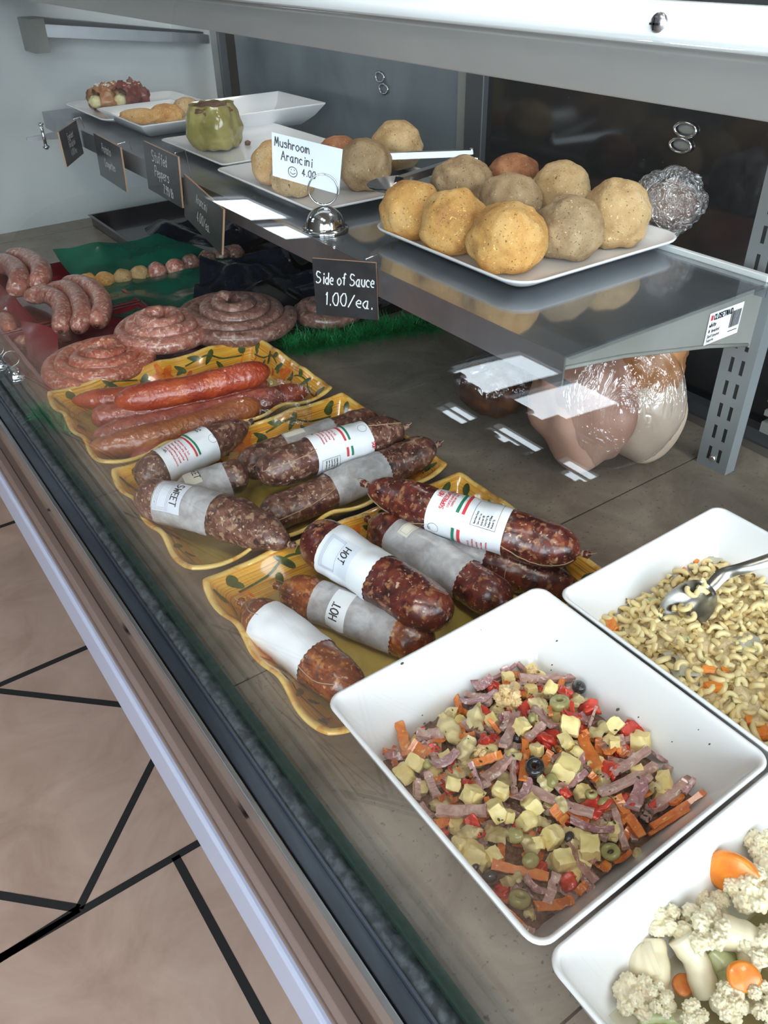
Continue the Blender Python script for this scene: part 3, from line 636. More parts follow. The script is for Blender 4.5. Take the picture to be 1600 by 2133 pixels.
bowl(.333, .025, 'white square melamine bowl holding the cauliflower salad')
def plate(cx, cy, hx, hy, h, label, r=.02, rotz=0, z=SZ, foot=.68, rise=.6):
    fx, fy = hx*foot, hy*foot; r2 = min(r, .02)
    mx, my = fx+(hx-fx)*rise, fy+(hy-fy)*rise
    R = [(fx, fy, r2*.7, 0), (fx+.003, fy+.003, r2*.7, .001), (mx, my, r2, h*.45), (hx-.001, hy-.001, r, h-.003), (hx, hy, r, h-.001), (hx-.001, hy-.001, r, h), (hx-.003, hy-.003, r-.002, h-.0003), (mx-.002, my-.002, r2, h*.5), (fx+.002, fy+.002, r2*.7, .0045), (fx-.006, fy-.006, r2*.5, .004)]
    return dish('serving_plate', (cx, cy, z+.0004), R, 'plastic_white', label, 'plate', rotz)
plate(.742, .757, .14, .146, .017, 'white square plate with nine arancini at the near end of the shelf', .035, foot=.8)
plate(.674, 1.155, .094, .158, .017, 'white oblong plate of arancini behind the ring card holder', .016)
plate(.73, 1.475, .122, .135, .014, 'flat white plate carrying the stuffed green pepper', .012)
plate(.682, 1.792, .086, .128, .03, 'white deep plate holding the potato croquettes', .006, foot=.62)
plate(.722, 1.995, .134, .142, .016, 'white rounded plate holding the eggplant rolls', .03)
plate(.858, 1.68, .106, .1, .042, 'empty white deep square dish at the back of the shelf', .004, foot=.6)

# ------------------------------------------------------------------ arancini
def ball(name, c, r, mat, label, cat, seed, group=None, sq=(1, 1, .92), amp=.1, sc=2.2, grp=None):
    mb = MB()
    def fn(d):
        k = 1+wob(d, sc, amp, seed)+wob(d, 6, amp*.2, seed+3)+wob(d, 16, amp*.07, seed+9)+wob(d, 34, amp*.06, seed+4)
        if d.z < -.75: k *= .75/abs(d.z)
        return k
    mb.ell((0, 0, 0), (r*sq[0], r*sq[1], r*sq[2]), 0, 112, 72, None, fn)
    o = mb.build(name, mat); o.location = c; o.rotation_euler = (0, 0, seed*1.3)
    return tag(o, label, cat, group)
G5 = 'arancini on the near plate'
P5 = SZ+.0045
for i, (px, py, wpx, m, lab, hz) in enumerate([
    (857, 440, 132, 'aranc_gold', 'golden arancini ball at the left corner of the near plate', .95),
    (945, 466, 146, 'aranc_gold', 'golden arancini ball in the middle of the three golden ones', .95),
    (1057, 498, 166, 'aranc_gold', 'golden arancini ball foremost on the near plate, with orange patch', .9),
    (962, 382, 128, 'aranc_brown', 'grey-brown arancini ball at the back left of the near plate', .85),
    (1070, 365, 115, 'aranc_dark', 'dark reddish-brown arancini ball hindmost on the near plate', .75),
    (1167, 393, 126, 'aranc_tan', 'tan arancini ball in the back row beside the reddish one', .85),
    (1062, 418, 135, 'aranc_brown', 'greyish arancini ball in the middle of the near plate', .8),
    (1184, 478, 144, 'aranc_brown', 'grey-brown arancini ball front right beside the foremost golden one', .95),
    (1282, 450, 142, 'aranc_tan', 'tan arancini ball at the right corner of the near plate', 1.0)]):
    c = at(px, py, P5+.025); r = wpx/2*depth(c)/FPX*.97
    c = at(px, py, P5+r*hz*.8); ball('arancini_ball', c, r, m, lab, 'arancini', i+1, G5, (1, 1, hz))
for i, (px, py, wpx, m, lab, hz) in enumerate([
    (572, 343, 96, 'croq', 'golden arancini ball at the left end behind the white card', 1.0),
    (612, 368, 100, 'aranc_tan', 'arancini ball half hidden low behind the white card', .9),
    (760, 346, 112, 'aranc_brown', 'brown arancini ball right of the white card', .95),
    (705, 308, 80, 'aranc_dark', 'flat dark arancini ball peeking over the white card', .6),
    (826, 305, 106, 'aranc_tan', 'tan arancini ball beside the tongs on the oblong plate', .95)]):
    c = at(px, py, P5+.02); r = wpx/2*depth(c)/FPX*.97
    c = at(px, py, P5+r*hz*.8); ball('arancini_ball', c, r, m, lab, 'arancini', i+21, 'arancini on the oblong plate', (1, 1, hz))
# croquettes, eggplant rolls, stuffed pepper
for i, (px, py, a, b, h_, rot, m, lab) in enumerate([(290, 243, .043, .022, .016, 0, 'croq', 'pale golden potato croquette lying foremost on the deep plate'),
    (345, 238, .036, .024, .02, .4, 'croq', 'orange-brown potato croquette behind the pale one'), (388, 228, .03, .022, .024, .2, 'aranc_tan', 'round tan potato croquette nearest the stuffed pepper')]):
    c = at(px, py, SZ+.022); o = ball('potato_croquette', c, 1, m, lab, 'croquette', 40+i, 'potato croquettes', (a, b, h_)); o.rotation_euler = (0, 0, -YAW+rot)
def roll(px, py, m, lab, seed, w):
    c = at(px, py, SZ+.012+.018); root = empty('eggplant_roll', c, lab, 'eggplant roll', 'stuffed eggplant rolls')
    mb = MB(); a0 = -YAW-.5
    ax = Vector((cos(a0), sin(a0), .0)); sd = Vector((-ax.y, ax.x, 0)); upv = Vector((0, 0, 1))
    def P(i, j, r0=0):
        s = i/30-.5; A = 2*pi*j/36; r = (.0245+wob((s*3, cos(A)*1.5, sin(A)*1.5), 1.4, .012, seed)+wob((s*9, cos(A)*4, sin(A)*4), 1.5, .004, seed+1))*(1-.25*(abs(s)*2)**4)
        return c+sd*(s*w)+(ax*cos(A)*r*1.15+upv*sin(A)*r*1.15)
    mb.grid(P, 31, 36, 0, cv=True); mb.build('eggplant_slice', m, root)
    mb = MB(); mb.ell(c-sd*(w*.42)-upv*.004, (.017, .015, .013), 0, 20, 14, fn=lambda d: 1+wob(d, 3, .25, seed)); mb.build('ricotta_filling', 'ricotta', root)
    mb = MB(); rd = random.Random(seed)
    for _ in range(60):
        p = c+sd*rd.uniform(-.4, .3)*w+ax*rd.uniform(-.014, .014)+upv*(.025+rd.uniform(-.003, .004)); mb.ell(p, (.003, .002, .0015), rd.choice((0, 0, 1)), 6, 4)
    mb.build('topping', ['parmesan', 'red_pepper'], root)
roll(222, 203, 'eggplant', 'brown stuffed eggplant roll dusted with grated cheese, at the left', 3, .075)
roll(272, 200, 'eggplant_dark', 'dark red-brown stuffed eggplant roll beside the cheese-dusted one', 8, .075)
c = at(452, 308, SZ+.006); pep = empty('stuffed_pepper', c, 'olive-green cooked stuffed pepper standing on the flat white plate', 'stuffed pepper')
mb = MB()
def PP(a, b):
    A = 2*pi*a/72; t = b/24; lob = 1+.1*cos(4*A+.6)-.05*abs(sin(2*A+.3))**.3
    r = .047*lob*(.86+.2*sin(pi*min(1, t*1.1))**.7)*(1 if t < .93 else .97)
    if t < .06: r *= .8+3.3*t
    return c+Vector((r*cos(A), r*sin(A), .075*t+wob((cos(A), sin(A), t*2), 2, .004)))+Vector((cos(A), sin(A), 0))*wob((cos(A)*2, sin(A)*2, t*3), 1.6, .004, 4)
mb.grid(PP, 72, 25, 0, cu=True); mb.build('pepper_shell', 'pepper_green', pep)
mb = MB(); mb.ell(c+Vector((0, 0, .064)), (.038, .038, .013), 0, 48, 14, fn=lambda d: 1+wob(d, 6, .2)+wob(d, 14, .12, 3)); mb.build('stuffing', 'stuffing', pep)
p = at(516, 298, SZ+.008); mb = MB(); mb.ell((0, 0, 0), (.006, .005, .005), 0, 12, 8, fn=lambda d: 1+wob(d, 3, .4)); o = mb.build('stuffing_crumb', 'stuffing'); o.location = p; tag(o, 'small brown crumb of stuffing right of the pepper', 'crumb')
# tongs
tg = empty('serving_tongs', at(900, 370, SZ+.03), 'steel serving tongs with scalloped head lying across the oblong plate', 'tongs')
h0, h1 = at(835, 398, SZ+.035), at(982, 330, SZ+.03); h2 = at(745, 322, SZ+.032)
ax = (h1-h0).normalized(); sd = Vector((-ax.y, ax.x, 0)).normalized()
mb = MB(); hc = at(818, 386, SZ+.045); L_, Wd = .075, .03
def TH(i, j, o=0):
    A = 2*pi*j/60; q = i/8; sc = 1+.075*abs(sin(A*7))*q
    d = sd*cos(A)*Wd*q*sc+(-ax)*sin(A)*L_*.55*q*sc
    return hc+d+Vector((0, 0, -.012*(1-q*q)+o+.004))
mb.grid(lambda i, j: TH(i, j), 9, 60, 0, cv=True); mb.grid(lambda i, j: TH(i, j, -.0012), 9, 60, 0, cv=True, flip=True); mb.build('scalloped_head', 'steel', tg)
def arm(a, b, w0, w1, name):
    mb = MB(); d = (b-a).normalized(); s = Vector((-d.y, d.x, 0)).normalized(); N = 24
    def P(i, j):
        t = i/N; w = w0+(w1-w0)*t; q = (j/6-.5)*2
        return a.lerp(b, t)+s*q*w+Vector((0, 0, (.004 if j in (0, 6) else .007)*(1 if abs(q) < .9 else -.2)))
    mb.grid(P, N+1, 7, 0, sm=False); mb.grid(lambda i, j: P(i, j)+Vector((0, 0, -.001)), N+1, 7, 0, sm=False, flip=True); return mb.build(name, 'steel', tg)
arm(hc+ax*.02, h1, .009, .008, 'tong_arm'); arm(at(800, 328, SZ+.045), h1+Vector((0, 0, .006)), .009, .007, 'tong_arm')
mb = MB(); mb.tube([h1+Vector((0, 0, -.006)), h1+Vector((0, 0, .016))], .004, 12); mb.tube([h1+sd*.012, h1-sd*.012], .003, 10); mb.build('tong_hinge', 'chrome', tg)
# cling-wrapped parcel behind the near plate
c = at(1385, 450, SZ+.03)+Vector((.03, .02, .0)); wp = empty('wrapped_parcel', Vector((c.x, c.y, SZ)), 'crinkled cling-wrapped food parcel behind the near plate', 'parcel')
mb = MB(); mb.ell((c.x, c.y, SZ+.034), (.03, .04, .03), 0, 24, 16, fn=lambda d: 1+wob(d, 2, .3)); mb.build('parcel_food', 'ham_big', wp)
mb = MB(); mb.ell((c.x, c.y, SZ+.04), (.036, .046, .04), 0, 60, 40, fn=lambda d: 1+wob(d, 2, .2)+wob(d, 6, .1, 2)+wob((d.x*12, d.y*12, d.z*3), 1, .05, 5)); mb.build('parcel_wrap', 'wrap_silver', wp)

# ------------------------------------------------------------------ yellow ceramic trays
def ceramic_tray(cx, cy, hx, hy, label, seed):
    root = empty('ceramic_tray', (cx, cy, 0), label, 'tray', 'hand-painted yellow ceramic trays')
    n = 240; per = []
    base = rrect(1, 1, .0001, 2)
    def outline(s, inset, r, z, wave):
        """s 0..1 around, wave 0..1 how much the scallops show"""
        q = s*4; side = int(q) % 4; f = q-int(q)
        X, Y = hx-inset, hy-inset
        co = [(X, Y), (-X, Y), (-X, -Y), (X, -Y)]; a, b = Vector(co[side]), Vector(co[(side+1) % 4])
        p = a.lerp(b, f); L = (b-a).length; e = min(f, 1-f)*L
        ctr = Vector((0, 0))
        if e < r:   # round the corner
            cor = a if f < .5 else b; cc = Vector((cor.x-r*(1 if cor.x > 0 else -1), cor.y-r*(1 if cor.y > 0 else -1)))
            d = p-cc; p = cc+d.normalized()*r if d.length > 1e-6 else p
        nw = (4 if side in (0, 2) else 3); ph = f*nw*2*pi
        w = wave*.002*cos(ph+pi)*(1 if e > .012 else e/.012); zz = z+wave*.0028*(cos(ph)+.2*cos(2*ph))
        nn = Vector((0, 1)) if side == 0 else Vector((-1, 0)) if side == 1 else Vector((0, -1)) if side == 2 else Vector((1, 0))
        p = p+nn*w
        return Vector((cx+p.x, cy+p.y, zz))
    prof = [(.048, .012, .0006, 0), (.045, .012, .001, 0), (.028, .014, .016, .2), (.009, .016, .036, .8), (.001, .017, .0425, 1), (0, .017, .0445, 1), (.0012, .016, .0465, 1), (.004, .015, .0465, 1), (.0065, .014, .0445, 1),
            (.013, .013, .036, .7), (.0195, .012, .028, .45), (.026, .011, .02, .25), (.0325, .01, .0135, .1), (.04, .01, .009, 0), (.047, .01, .0075, 0)]
    mb = MB()
    mb.grid(lambda a, b: outline(a/n, *prof[b]), n, len(prof), lambda a, b: 1 if 3 <= b <= 7 else 0 if b > 7 and b < 12 else (1 if b <= 3 else 2), cu=True, uvf=lambda a, b: (a/n, b/14), flip=True)
    k = len(prof)
    for z, m_, e in ((.0075, 2, k-1), (.0006, 1, 0)):
        ci = mb.vert((cx, cy, z)); rim = [mb.vert(mb.v[a*k+e]) for a in range(n)]
        for a in range(n): mb.face((ci, rim[a], rim[(a+1) % n]) if e else (ci, rim[(a+1) % n], rim[a]), m_, False)
    # painted leaves and flowers on the inside wall: s around, w 0 (rim) .. 1 (foot)
    def WS(s, w):
        q = 8+w*4; i = min(int(q), 12); f = q-i; a, b = outline(s % 1, *prof[i]), outline(s % 1, *prof[i+1])
        p = a.lerp(b, f); d = Vector((cx-p.x, cy-p.y, .05)).normalized(); return p+d*.0009
    def blob(s, w, ls, lw, ang, m, pts=18):
        def e(A, k): x = cos(A)*ls*k*(1 if True else 0); y = sin(A)*lw*k*(1-.35*cos(A)); return WS(s+(x*cos(ang)-y*sin(ang))/(1.3), w+(x*sin(ang)+y*cos(ang))/.035)
        i = mb.vert(e(0, 0))
        for k in (.5, 1):
            for j in range(pts): mb.vert(e(2*pi*j/pts, k))
        for j in range(pts):
            mb.face((i, i+1+j, i+1+(j+1) % pts), m); mb.face((i+1+j, i+1+pts+j, i+1+pts+(j+1) % pts, i+1+(j+1) % pts), m)
    def stem(pts, wd, m): 
        pp = catmull([Vector((a, b, 0)) for a, b in pts], 30); prev = None
        for a, b in zip(pp[:-1], pp[1:]):
            d = Vector(((b.x-a.x)*1.3, (b.y-a.y)*.035)); L = max(d.length, 1e-6); nx, ny = -d.y/L*wd/1.3, d.x/L*wd/.035
            q = (mb.vert(WS(a.x+nx, a.y+ny)), mb.vert(WS(a.x-nx, a.y-ny)))
            if prev: mb.face((prev[0], prev[1], q[1], q[0]), m)
            prev = q
    rd = random.Random(seed)
    for c0 in (0, .25, .5, .75):          # a sprig from each corner along both walls
        for sg in (1, -1):
            s0 = c0+sg*.012
            blob(s0+sg*.004, .2, .008, .0045, .4, 3); blob(s0+sg*.004, .35, .007, .004, -.3, 3)
            for k in range(3): blob(s0+sg*.003+rd.uniform(-.003, .003), .6+.12*k, .004, .002, rd.uniform(0, 3), 4)
            stem([(s0, .55), (s0+sg*.03, .45), (s0+sg*.055, .2), (s0+sg*.085, .35)], .0011, 3)
            blob(s0+sg*.05, .3, .011, .0045, sg*.9, 3); blob(s0+sg*.07, .12, .01, .0036, -sg*.3, 3); blob(s0+sg*.035, .7, .01, .0036, -sg*.8, 3); blob(s0+sg*.09, .5, .009, .0036, sg*.4, 3)
    for c0 in (.125, .375, .625, .875):   # a flower in the middle of each wall
        for k in range(5): blob(c0+cos(k*1.25)*.0095, .48+sin(k*1.25)*.25, .0105, .0055, k*1.25, 4)
        blob(c0, .48, .004, .003, 0, 5)
        for sg in (1, -1): blob(c0+sg*.024, .4, .011, .004, sg*.6, 3); blob(c0+sg*.033, .7, .008, .003, -sg*.5, 5)
    o = mb.build('glazed_body', ['glaze', 'glaze_rim', 'glaze_floor', 'leaf', 'petal', 'petal_red'], root)
    return root
ceramic_tray(.3865, .524, .1795, .1295, 'yellow painted ceramic tray nearest the antipasto bowl, with hot soppressata', 1)
ceramic_tray(.3855, .7945, .1795, .1275, 'yellow painted ceramic tray in the middle, with sweet soppressata', 2)
ceramic_tray(.3835, 1.062, .1785, .1275, 'yellow painted ceramic tray hindmost, with smoked sausages', 3)

# ------------------------------------------------------------------ sausages
class Tube:
    def __init__(s, pts, r, seed=0, flat=1.0, amp=.06, lump=1.0):
        s.P = catmull(pts, 80) if len(pts) > 2 else [Vector(pts[0]).lerp(Vector(pts[1]), i/79) for i in range(80)]
        s.r = r; s.seed = seed; s.flat = flat; s.amp = amp; s.lump = lump
        s.cum = [0]
        for a, b in zip(s.P[:-1], s.P[1:]): s.cum.append(s.cum[-1]+(b-a).length)
        s.L = s.cum[-1]
    def frame(s, t):
        q = max(0, min(1, t))*s.L; k = 0
        lo, hi = 0, len(s.cum)-2
        while lo < hi:
            mid = (lo+hi+1)//2
            if s.cum[mid] <= q: lo = mid
            else: hi = mid-1
        k = lo; f = (q-s.cum[k])/max(1e-9, s.cum[k+1]-s.cum[k])
        p = s.P[k].lerp(s.P[k+1], f); a = s.P[max(0, k-2)]; b = s.P[min(len(s.P)-1, k+3)]
        T = (b-a).normalized(); U = Vector((0, 0, 1)); U = (U-T*U.dot(T)).normalized(); return p, T, U, T.cross(U)
    def rad(s, t): return s.r(t)
    def pos(s, t, A, off=0, bump=1):
        p, T, U, S = s.frame(t); r = s.rad(t); d = U*cos(A)+S*sin(A)
        q = p+d*r
        n = 1+bump*(wob(q, 28, s.amp, s.seed)+wob(q, 75, s.amp*.4, s.seed+2)+wob((q.x*60, q.y*60, q.z*60), 3, s.amp*.12, s.seed+5)+(wob(q, 190, s.amp*.14*s.lump, s.seed+6)+wob(q, 420, s.amp*.06*s.lump, s.seed+8) if s.lump > 1 else 0))
        c = p+(U*cos(A)*s.flat+S*sin(A))*(r*n+off)
        return c
    def mesh(s, mb, m=0, nu=90, nv=36):
        mb.grid(lambda a, b: s.pos(a/(nu-1), 2*pi*b/nv), nu, nv, m, cv=True)
        n = len(mb.v); mb.face([n-nu*nv+b for b in range(nv)][::-1], m); mb.face([n-nv+b for b in range(nv)], m)
def prof_round(r, e0, e1, L, n0=.006, n1=.006, dent=.0):
    """radius along the length: tapering over e0 / e1 metres down to a tied nib"""
    def f(t):
        q = t*L; k = 1
        if q < e0: x = max(0, 1-q/e0); k = min(k, math.sqrt(max(0, 1-x**2.2)))
        if L-q < e1: x = max(0, 1-(L-q)/e1); k = min(k, math.sqrt(max(0, 1-x**2.2)))
        nib = n0/r*.5 if q < e0 else n1/r*.5
        return r*max(k, nib)
    return f
def salami(p0, z0, p1, z1, r, label, mat='salami', seed=1, e0=.03, e1=.03, bend=0, nib0=True, nib1=True, group=None, labels=(), twines=(), name='cured_salami', tail=None):
    a, b = at(*p0, z0), at(*p1, z1); d = (b-a); L = d.length; sd = Vector((-d.y, d.x, 0)).normalized()
    mid = (a+b)/2+sd*bend
    T = Tube([a, a.lerp(mid, .5)+sd*bend*.25, mid, mid.lerp(b, .5)+sd*bend*.25, b], None, seed, amp=.13); T.r = prof_round(r, e0, e1, T.L)
    root = empty(name, mid-Vector((0, 0, r)), label, 'salami' if 'salami' in name else 'sausage', group)
    mb = MB(); T.mesh(mb, 0, 110, 44)
    mb.build('casing', mat, root)
    for end, on in ((0, nib0), (1, nib1)):
        if not on: continue
        p, Tn, U, S = T.frame(end); sg = -1 if end == 0 else 1
        mb = MB(); mb.tube([p-Tn*sg*.004, p+Tn*sg*.002, p+Tn*sg*.004, p+Tn*sg*.008+U*.001, p+Tn*sg*.011+U*.002], [.004, .0022, .0035, .0048, .002], 10)
        mb.build('tied_end', mat, root)
        mb = MB()
        for q in (0, .0011): mb.tube([p+Tn*sg*(.002+q)+(U*cos(x*pi/6)+S*sin(x*pi/6))*.0031 for x in range(12)], .0006, 5, 0, True)
        if tail: mb.tube(catmull([p+Tn*sg*.003, p+Tn*sg*.012+U*.006+S*.004, p+Tn*sg*.016+U*.0-S*.008, p+Tn*sg*.008-U*.006-S*.014], 16), .00045, 5)
        mb.build('twine_knot', 'twine', root)
    for (t0, A0, t1, A1, sag) in twines:      # a cord along the casing
        pts = []
        for i in range(40):
            f = i/39; pts.append(T.pos(t0+(t1-t0)*f, A0+(A1-A0)*f+sag*sin(pi*f), .0004))
        mb = MB(); mb.tube(pts, .0006, 5); mb.build('twine', 'twine', root)
    for lb in labels: band(T, root, r, **lb)
    return T, root
def band(T, root, r, t0, t1, a0, a1, mat='paper', name='paper_band', jag=0, off=.0009, items=(), skew=0, us=1, vs=1, hs=1):
    """paper wrapped round the casing between t0..t1 and angles a0..a1 (degrees, 0 = up); writing in metres from its corner"""
    A0, A1 = radians(a0), radians(a1); L = (t1-t0)*T.L; Wd = abs(A1-A0)*r*1.05; sgA = 1 if A1 > A0 else -1
    def S(u, v, o=off):   # u along the axis (m), v round the casing (m)
        t = t0+(u/L)*(t1-t0)+skew*(v/Wd-.5); A = A0+(v/Wd)*(A1-A0)
        return T.pos(t, A, o, 1)
    nu, nv = 16, 48
    mb = MB(); rd = random.Random(int(t0*1000)+int(a0))
    def E(a, b):
        u = L*a/(nu-1); v = Wd*b/(nv-1)
        if jag and a == nu-1: u += (.0012 if b % 2 else 0)*jag
        if jag and a == 0: u -= (.0006 if b % 2 else 0)*jag*.4
        return S(u, v)
    mb.grid(E, nu, nv, 0)
    o = mb.build(name, mat, root)
    if items:
        mb2 = MB(); mats = ['ink', 'ink_red', 'ink_green', 'ink_grey', 'sticker', 'sticker_cream', 'paper']; k = {q: i for i, q in enumerate(mats)}
        lift = [off+.0005]
        for it in items:
            kind = it[0]
            if kind == 'T':       # text: string, u, v, height, width, ink, direction 'v+' (reads round the casing), 'v-', 'u+', 'u-'
                _, st, u, v, h, wd, ink, dr = it; q = lift[0]; u, v, h, wd = u*us, v*vs, h*hs, wd*hs
                F = {'v+': lambda x, y: S(u-y, v+x, q), 'v-': lambda x, y: S(u+y, v-x, q), 'u+': lambda x, y: S(u+x, v+y, q), 'u-': lambda x, y: S(u-x, v-y, q), 'uf': lambda x, y: S(u+x, v-y, q), 'vf': lambda x, y: S(u+y, v+x, q), 'vg': lambda x, y: S(u-y, v-x, q), 'ug': lambda x, y: S(u-x, v+y, q)}[dr]
                text(mb2, F, st, 0, 0, h, wd, k[ink], slant=.08 if ink == 'ink' and h > .006 else 0, jit=.05 if h > .006 else 0, sp=.85)
            elif kind == 'R':     # filled rectangle u0 v0 u1 v1 colour
                _, u0, v0, u1, v1, ink = it; u0, v0, u1, v1 = u0*us, v0*vs, u1*us, v1*vs; rect_fill(mb2, lambda x, y: S(x, y, lift[0]-.0002), u0, v0, u1, v1, k[ink], 6, 14)
            elif kind == 'O': circle_ribbon(mb2, lambda x, y: S(x, y, lift[0]), it[1]*us, it[2]*vs, it[3]*hs, .00035, k['ink'], 28)
            elif kind == 'B':     # outlined box
                _, u0, v0, u1, v1, wd, ink = it; u0, v0, u1, v1 = u0*us, v0*vs, u1*us, v1*vs; ribbon(mb2, lambda x, y: S(x, y, lift[0]), [Vector(p) for p in ((u0, v0), (u1, v0), (u1, v1), (u0, v1), (u0, v0))], wd, k[ink], .003)
        mb2.build('print', mats, o)
    return S, L, Wd
ING = ['Ingredients: Pork, Salt,', 'Non-Fat Dry Milk, Dextrose,', 'Black Pepper, Coated Red', 'Potassium Nitrate, Sodium', 'Nitrite, Sodium Erythorbate,', 'Beef or Collagen Casing']
TF = .0085   # clear of the tray floor
# --- front tray
salami((768, 1012), .083, (1208, 1152), .072, .0245, 'large dark soppressata with printed white label lying across the back of the front tray', seed=2, e0=.075, e1=.035, tail=True, group='soppressata in the front tray', bend=-.006,
    labels=[dict(t0=.345, t1=.69, a0=-70, a1=190, us=1.6, vs=1.1, hs=1.25, items=[
      ('T', 'HOT', .006, .033, .004, .0009, 'ink_red', 'vg'), ('T', 'SOPRESSATA ALA', .0105, .046, .0036, .0007, 'ink_red', 'vg'), ('T', 'STUFFED IN NATURAL CASING', .0135, .043, .0017, .0003, 'ink_red', 'vg'), ('T', 'CHOPPED DRY CURED', .0158, .041, .0016, .0003, 'ink_red', 'vg'),
      ('R', .0195, .016, .0217, .045, 'ink_green'), ('R', .0235, .016, .0257, .045, 'ink_red'), ('B', .031, .02, .048, .052, .0004, 'ink'),
      ] + [('T', q, .034+.0024*i, .05, .0015, .0003, 'ink', 'vg') for i, q in enumerate(['Nutrition Facts', 'Serv size 1 oz', 'Calories 110', 'Total Fat 9g', 'Sodium 450mg', 'Protein 7g'])] + [
      ('O', .0065, .068, .0048), ('T', 'EST', .0045, .071, .0018, .0003, 'ink', 'vg'), ('T', 'INC.', .008, .084, .002, .0004, 'ink', 'vg'), ('R', .0195, .06, .0217, .095, 'ink_green'), ('R', .0235, .06, .0257, .095, 'ink_red')] +
      [('T', q, .0315+.0032*i, .092, .0017, .00028, 'ink_red', 'vg') for i, q in enumerate(ING[:5])] + [('T', '-----OZS.', .0485, .092, .002, .0004, 'ink', 'vg')])],
    twines=[(.02, 1.9, .36, 1.6, .35), (.69, 1.5, .985, 1.7, .4)])
salami((640, 1112), .072, (935, 1292), .062, .0262, 'thick hot soppressata uppermost in the front tray, label reading HOT', seed=3, e0=.028, e1=.035, nib0=False, nib1=False, group='soppressata in the front tray',
    labels=[dict(t0=.2, t1=.55, us=1.35, hs=1.15, a0=-100, a1=200, mat='paper', jag=1, items=[('R', .003, .05, .0325, .094, 'sticker')]+[('B', .0045+.0012*i, .053+.0012*i, .0185, .091-.0012*i, .0003, 'ink_grey') for i in range(3)]+[('T', 'HOT', .0205, .058, .0075, .0011, 'ink', 'vf')]),
            ])
salami((775, 1088), .05, (1060, 1262), .042, .024, 'soppressata with clouded greaseproof band and blank sticker, behind the uppermost one', seed=4, e0=.03, e1=.03, tail=True, nib1=False, group='soppressata in the front tray',
    labels=[dict(t0=.2, t1=.72, a0=-110, a1=200, mat='paper_clear', jag=1, items=[('R', .012, .04, .026, .062, 'sticker_cream'), ('B', .014, .043, .024, .059, .0003, 'ink_grey')])])
salami((860, 1125), .036, (1200, 1225), .03, .022, 'dark soppressata beneath the labelled one, greaseproof band at its left', seed=5, group='soppressata in the front tray', e1=.05,
    labels=[dict(t0=.1, t1=.47, a0=-110, a1=200, mat='paper_clear', jag=1)], twines=[(.6, -1.2, .62, 2.2, .1)])
salami((588, 1226), .034, (905, 1345), .032, .0215, 'hot soppressata lowest in the middle, label reading HOT near the tray floor', 'salami_hot', seed=6, group='soppressata in the front tray', tail=True, nib1=False,
    labels=[dict(t0=.25, t1=.78, us=1.3, hs=1.2, a0=-110, a1=200, mat='paper_clear', jag=1, items=[('R', .017, .035, .034, .084, 'paper'), ('T', 'HOT', .0275, .072, .0075, .0012, 'ink', 'vg')])])
salami((512, 1262), .044, (750, 1450), .034, .0238, 'soppressata with plain white band at the front left of the tray', 'salami_hot', seed=7, group='soppressata in the front tray', tail=True, nib1=False, e0=.04,
    labels=[dict(t0=.2, t1=.64, a0=-110, a1=200, mat='paper', jag=1)], twines=[(.03, .3, .22, .5, .2), (.64, 1.1, .9, .8, .2)])
# --- middle tray
GS = 'soppressata in the middle tray'
def printlab(L0, v0, dr='vg'): return
salami((283, 1000), .047, (515, 884), .055, .0235, 'soppressata with printed white label at the back left of the middle tray', 'salami_pale', seed=11, e0=.03, e1=.07, nib0=False, tail=True, group=GS,
    labels=[dict(t0=.2, t1=.64, us=1.5, hs=1.3, a0=-70, a1=190, items=[('T', q, .0085+.0033*i, .03, .0018, .0003, 'ink_red', 'vf') for i, q in enumerate(ING[::-1][1:])] +
      [('R', .0275, .012, .0295, .062, 'ink_red'), ('R', .031, .012, .033, .062, 'ink_green'), ('T', '----LBS.   ----OZS.', .0055, .015, .002, .0004, 'ink', 'vf'), ('O', .049, .05, .0045), ('T', 'EST', .05, .047, .0018, .0003, 'ink', 'vf')] +
      [('T', q, .042+.003*i, .012, .002, .0004, 'ink', 'vf') for i, q in enumerate(['distributed by', 'packing co. inc', 'NY 11105'])])])
salami((285, 1035), .056, (600, 1132), .058, .0258, 'sweet soppressata foremost in the middle tray, label reading SWEET', 'salami_pale', seed=12, e0=.03, e1=.08, nib0=False, tail=True, group=GS, bend=.01,
    labels=[dict(t0=.17, t1=.53, us=1.3, hs=1.25, vs=.95, a0=-110, a1=200, mat='paper_clear', jag=.6, items=[('R', .0015, .048, .031, .092, 'sticker')]+[('B', .003+.0015*i, .05+.0015*i, .018-.0015*i, .09-.0015*i, .0003, 'ink_grey') for i in range(3)]+[('T', 'SWEET', .019, .052, .0072, .0011, 'ink', 'vf')])])
salami((362, 1040), .035, (515, 980), .05, .022, 'soppressata pointing right under the printed one, label reading SWEET', 'salami_pale', seed=13, e1=.02, nib0=False, group=GS, tail=True,
    labels=[dict(t0=.1, t1=.72, a0=-110, a1=200, mat='paper_clear', items=[('R', .01, .012, .03, .06, 'sticker_cream'), ('T', 'SWEET', .022, .03, .0075, .0012, 'ink', 'vf')])])
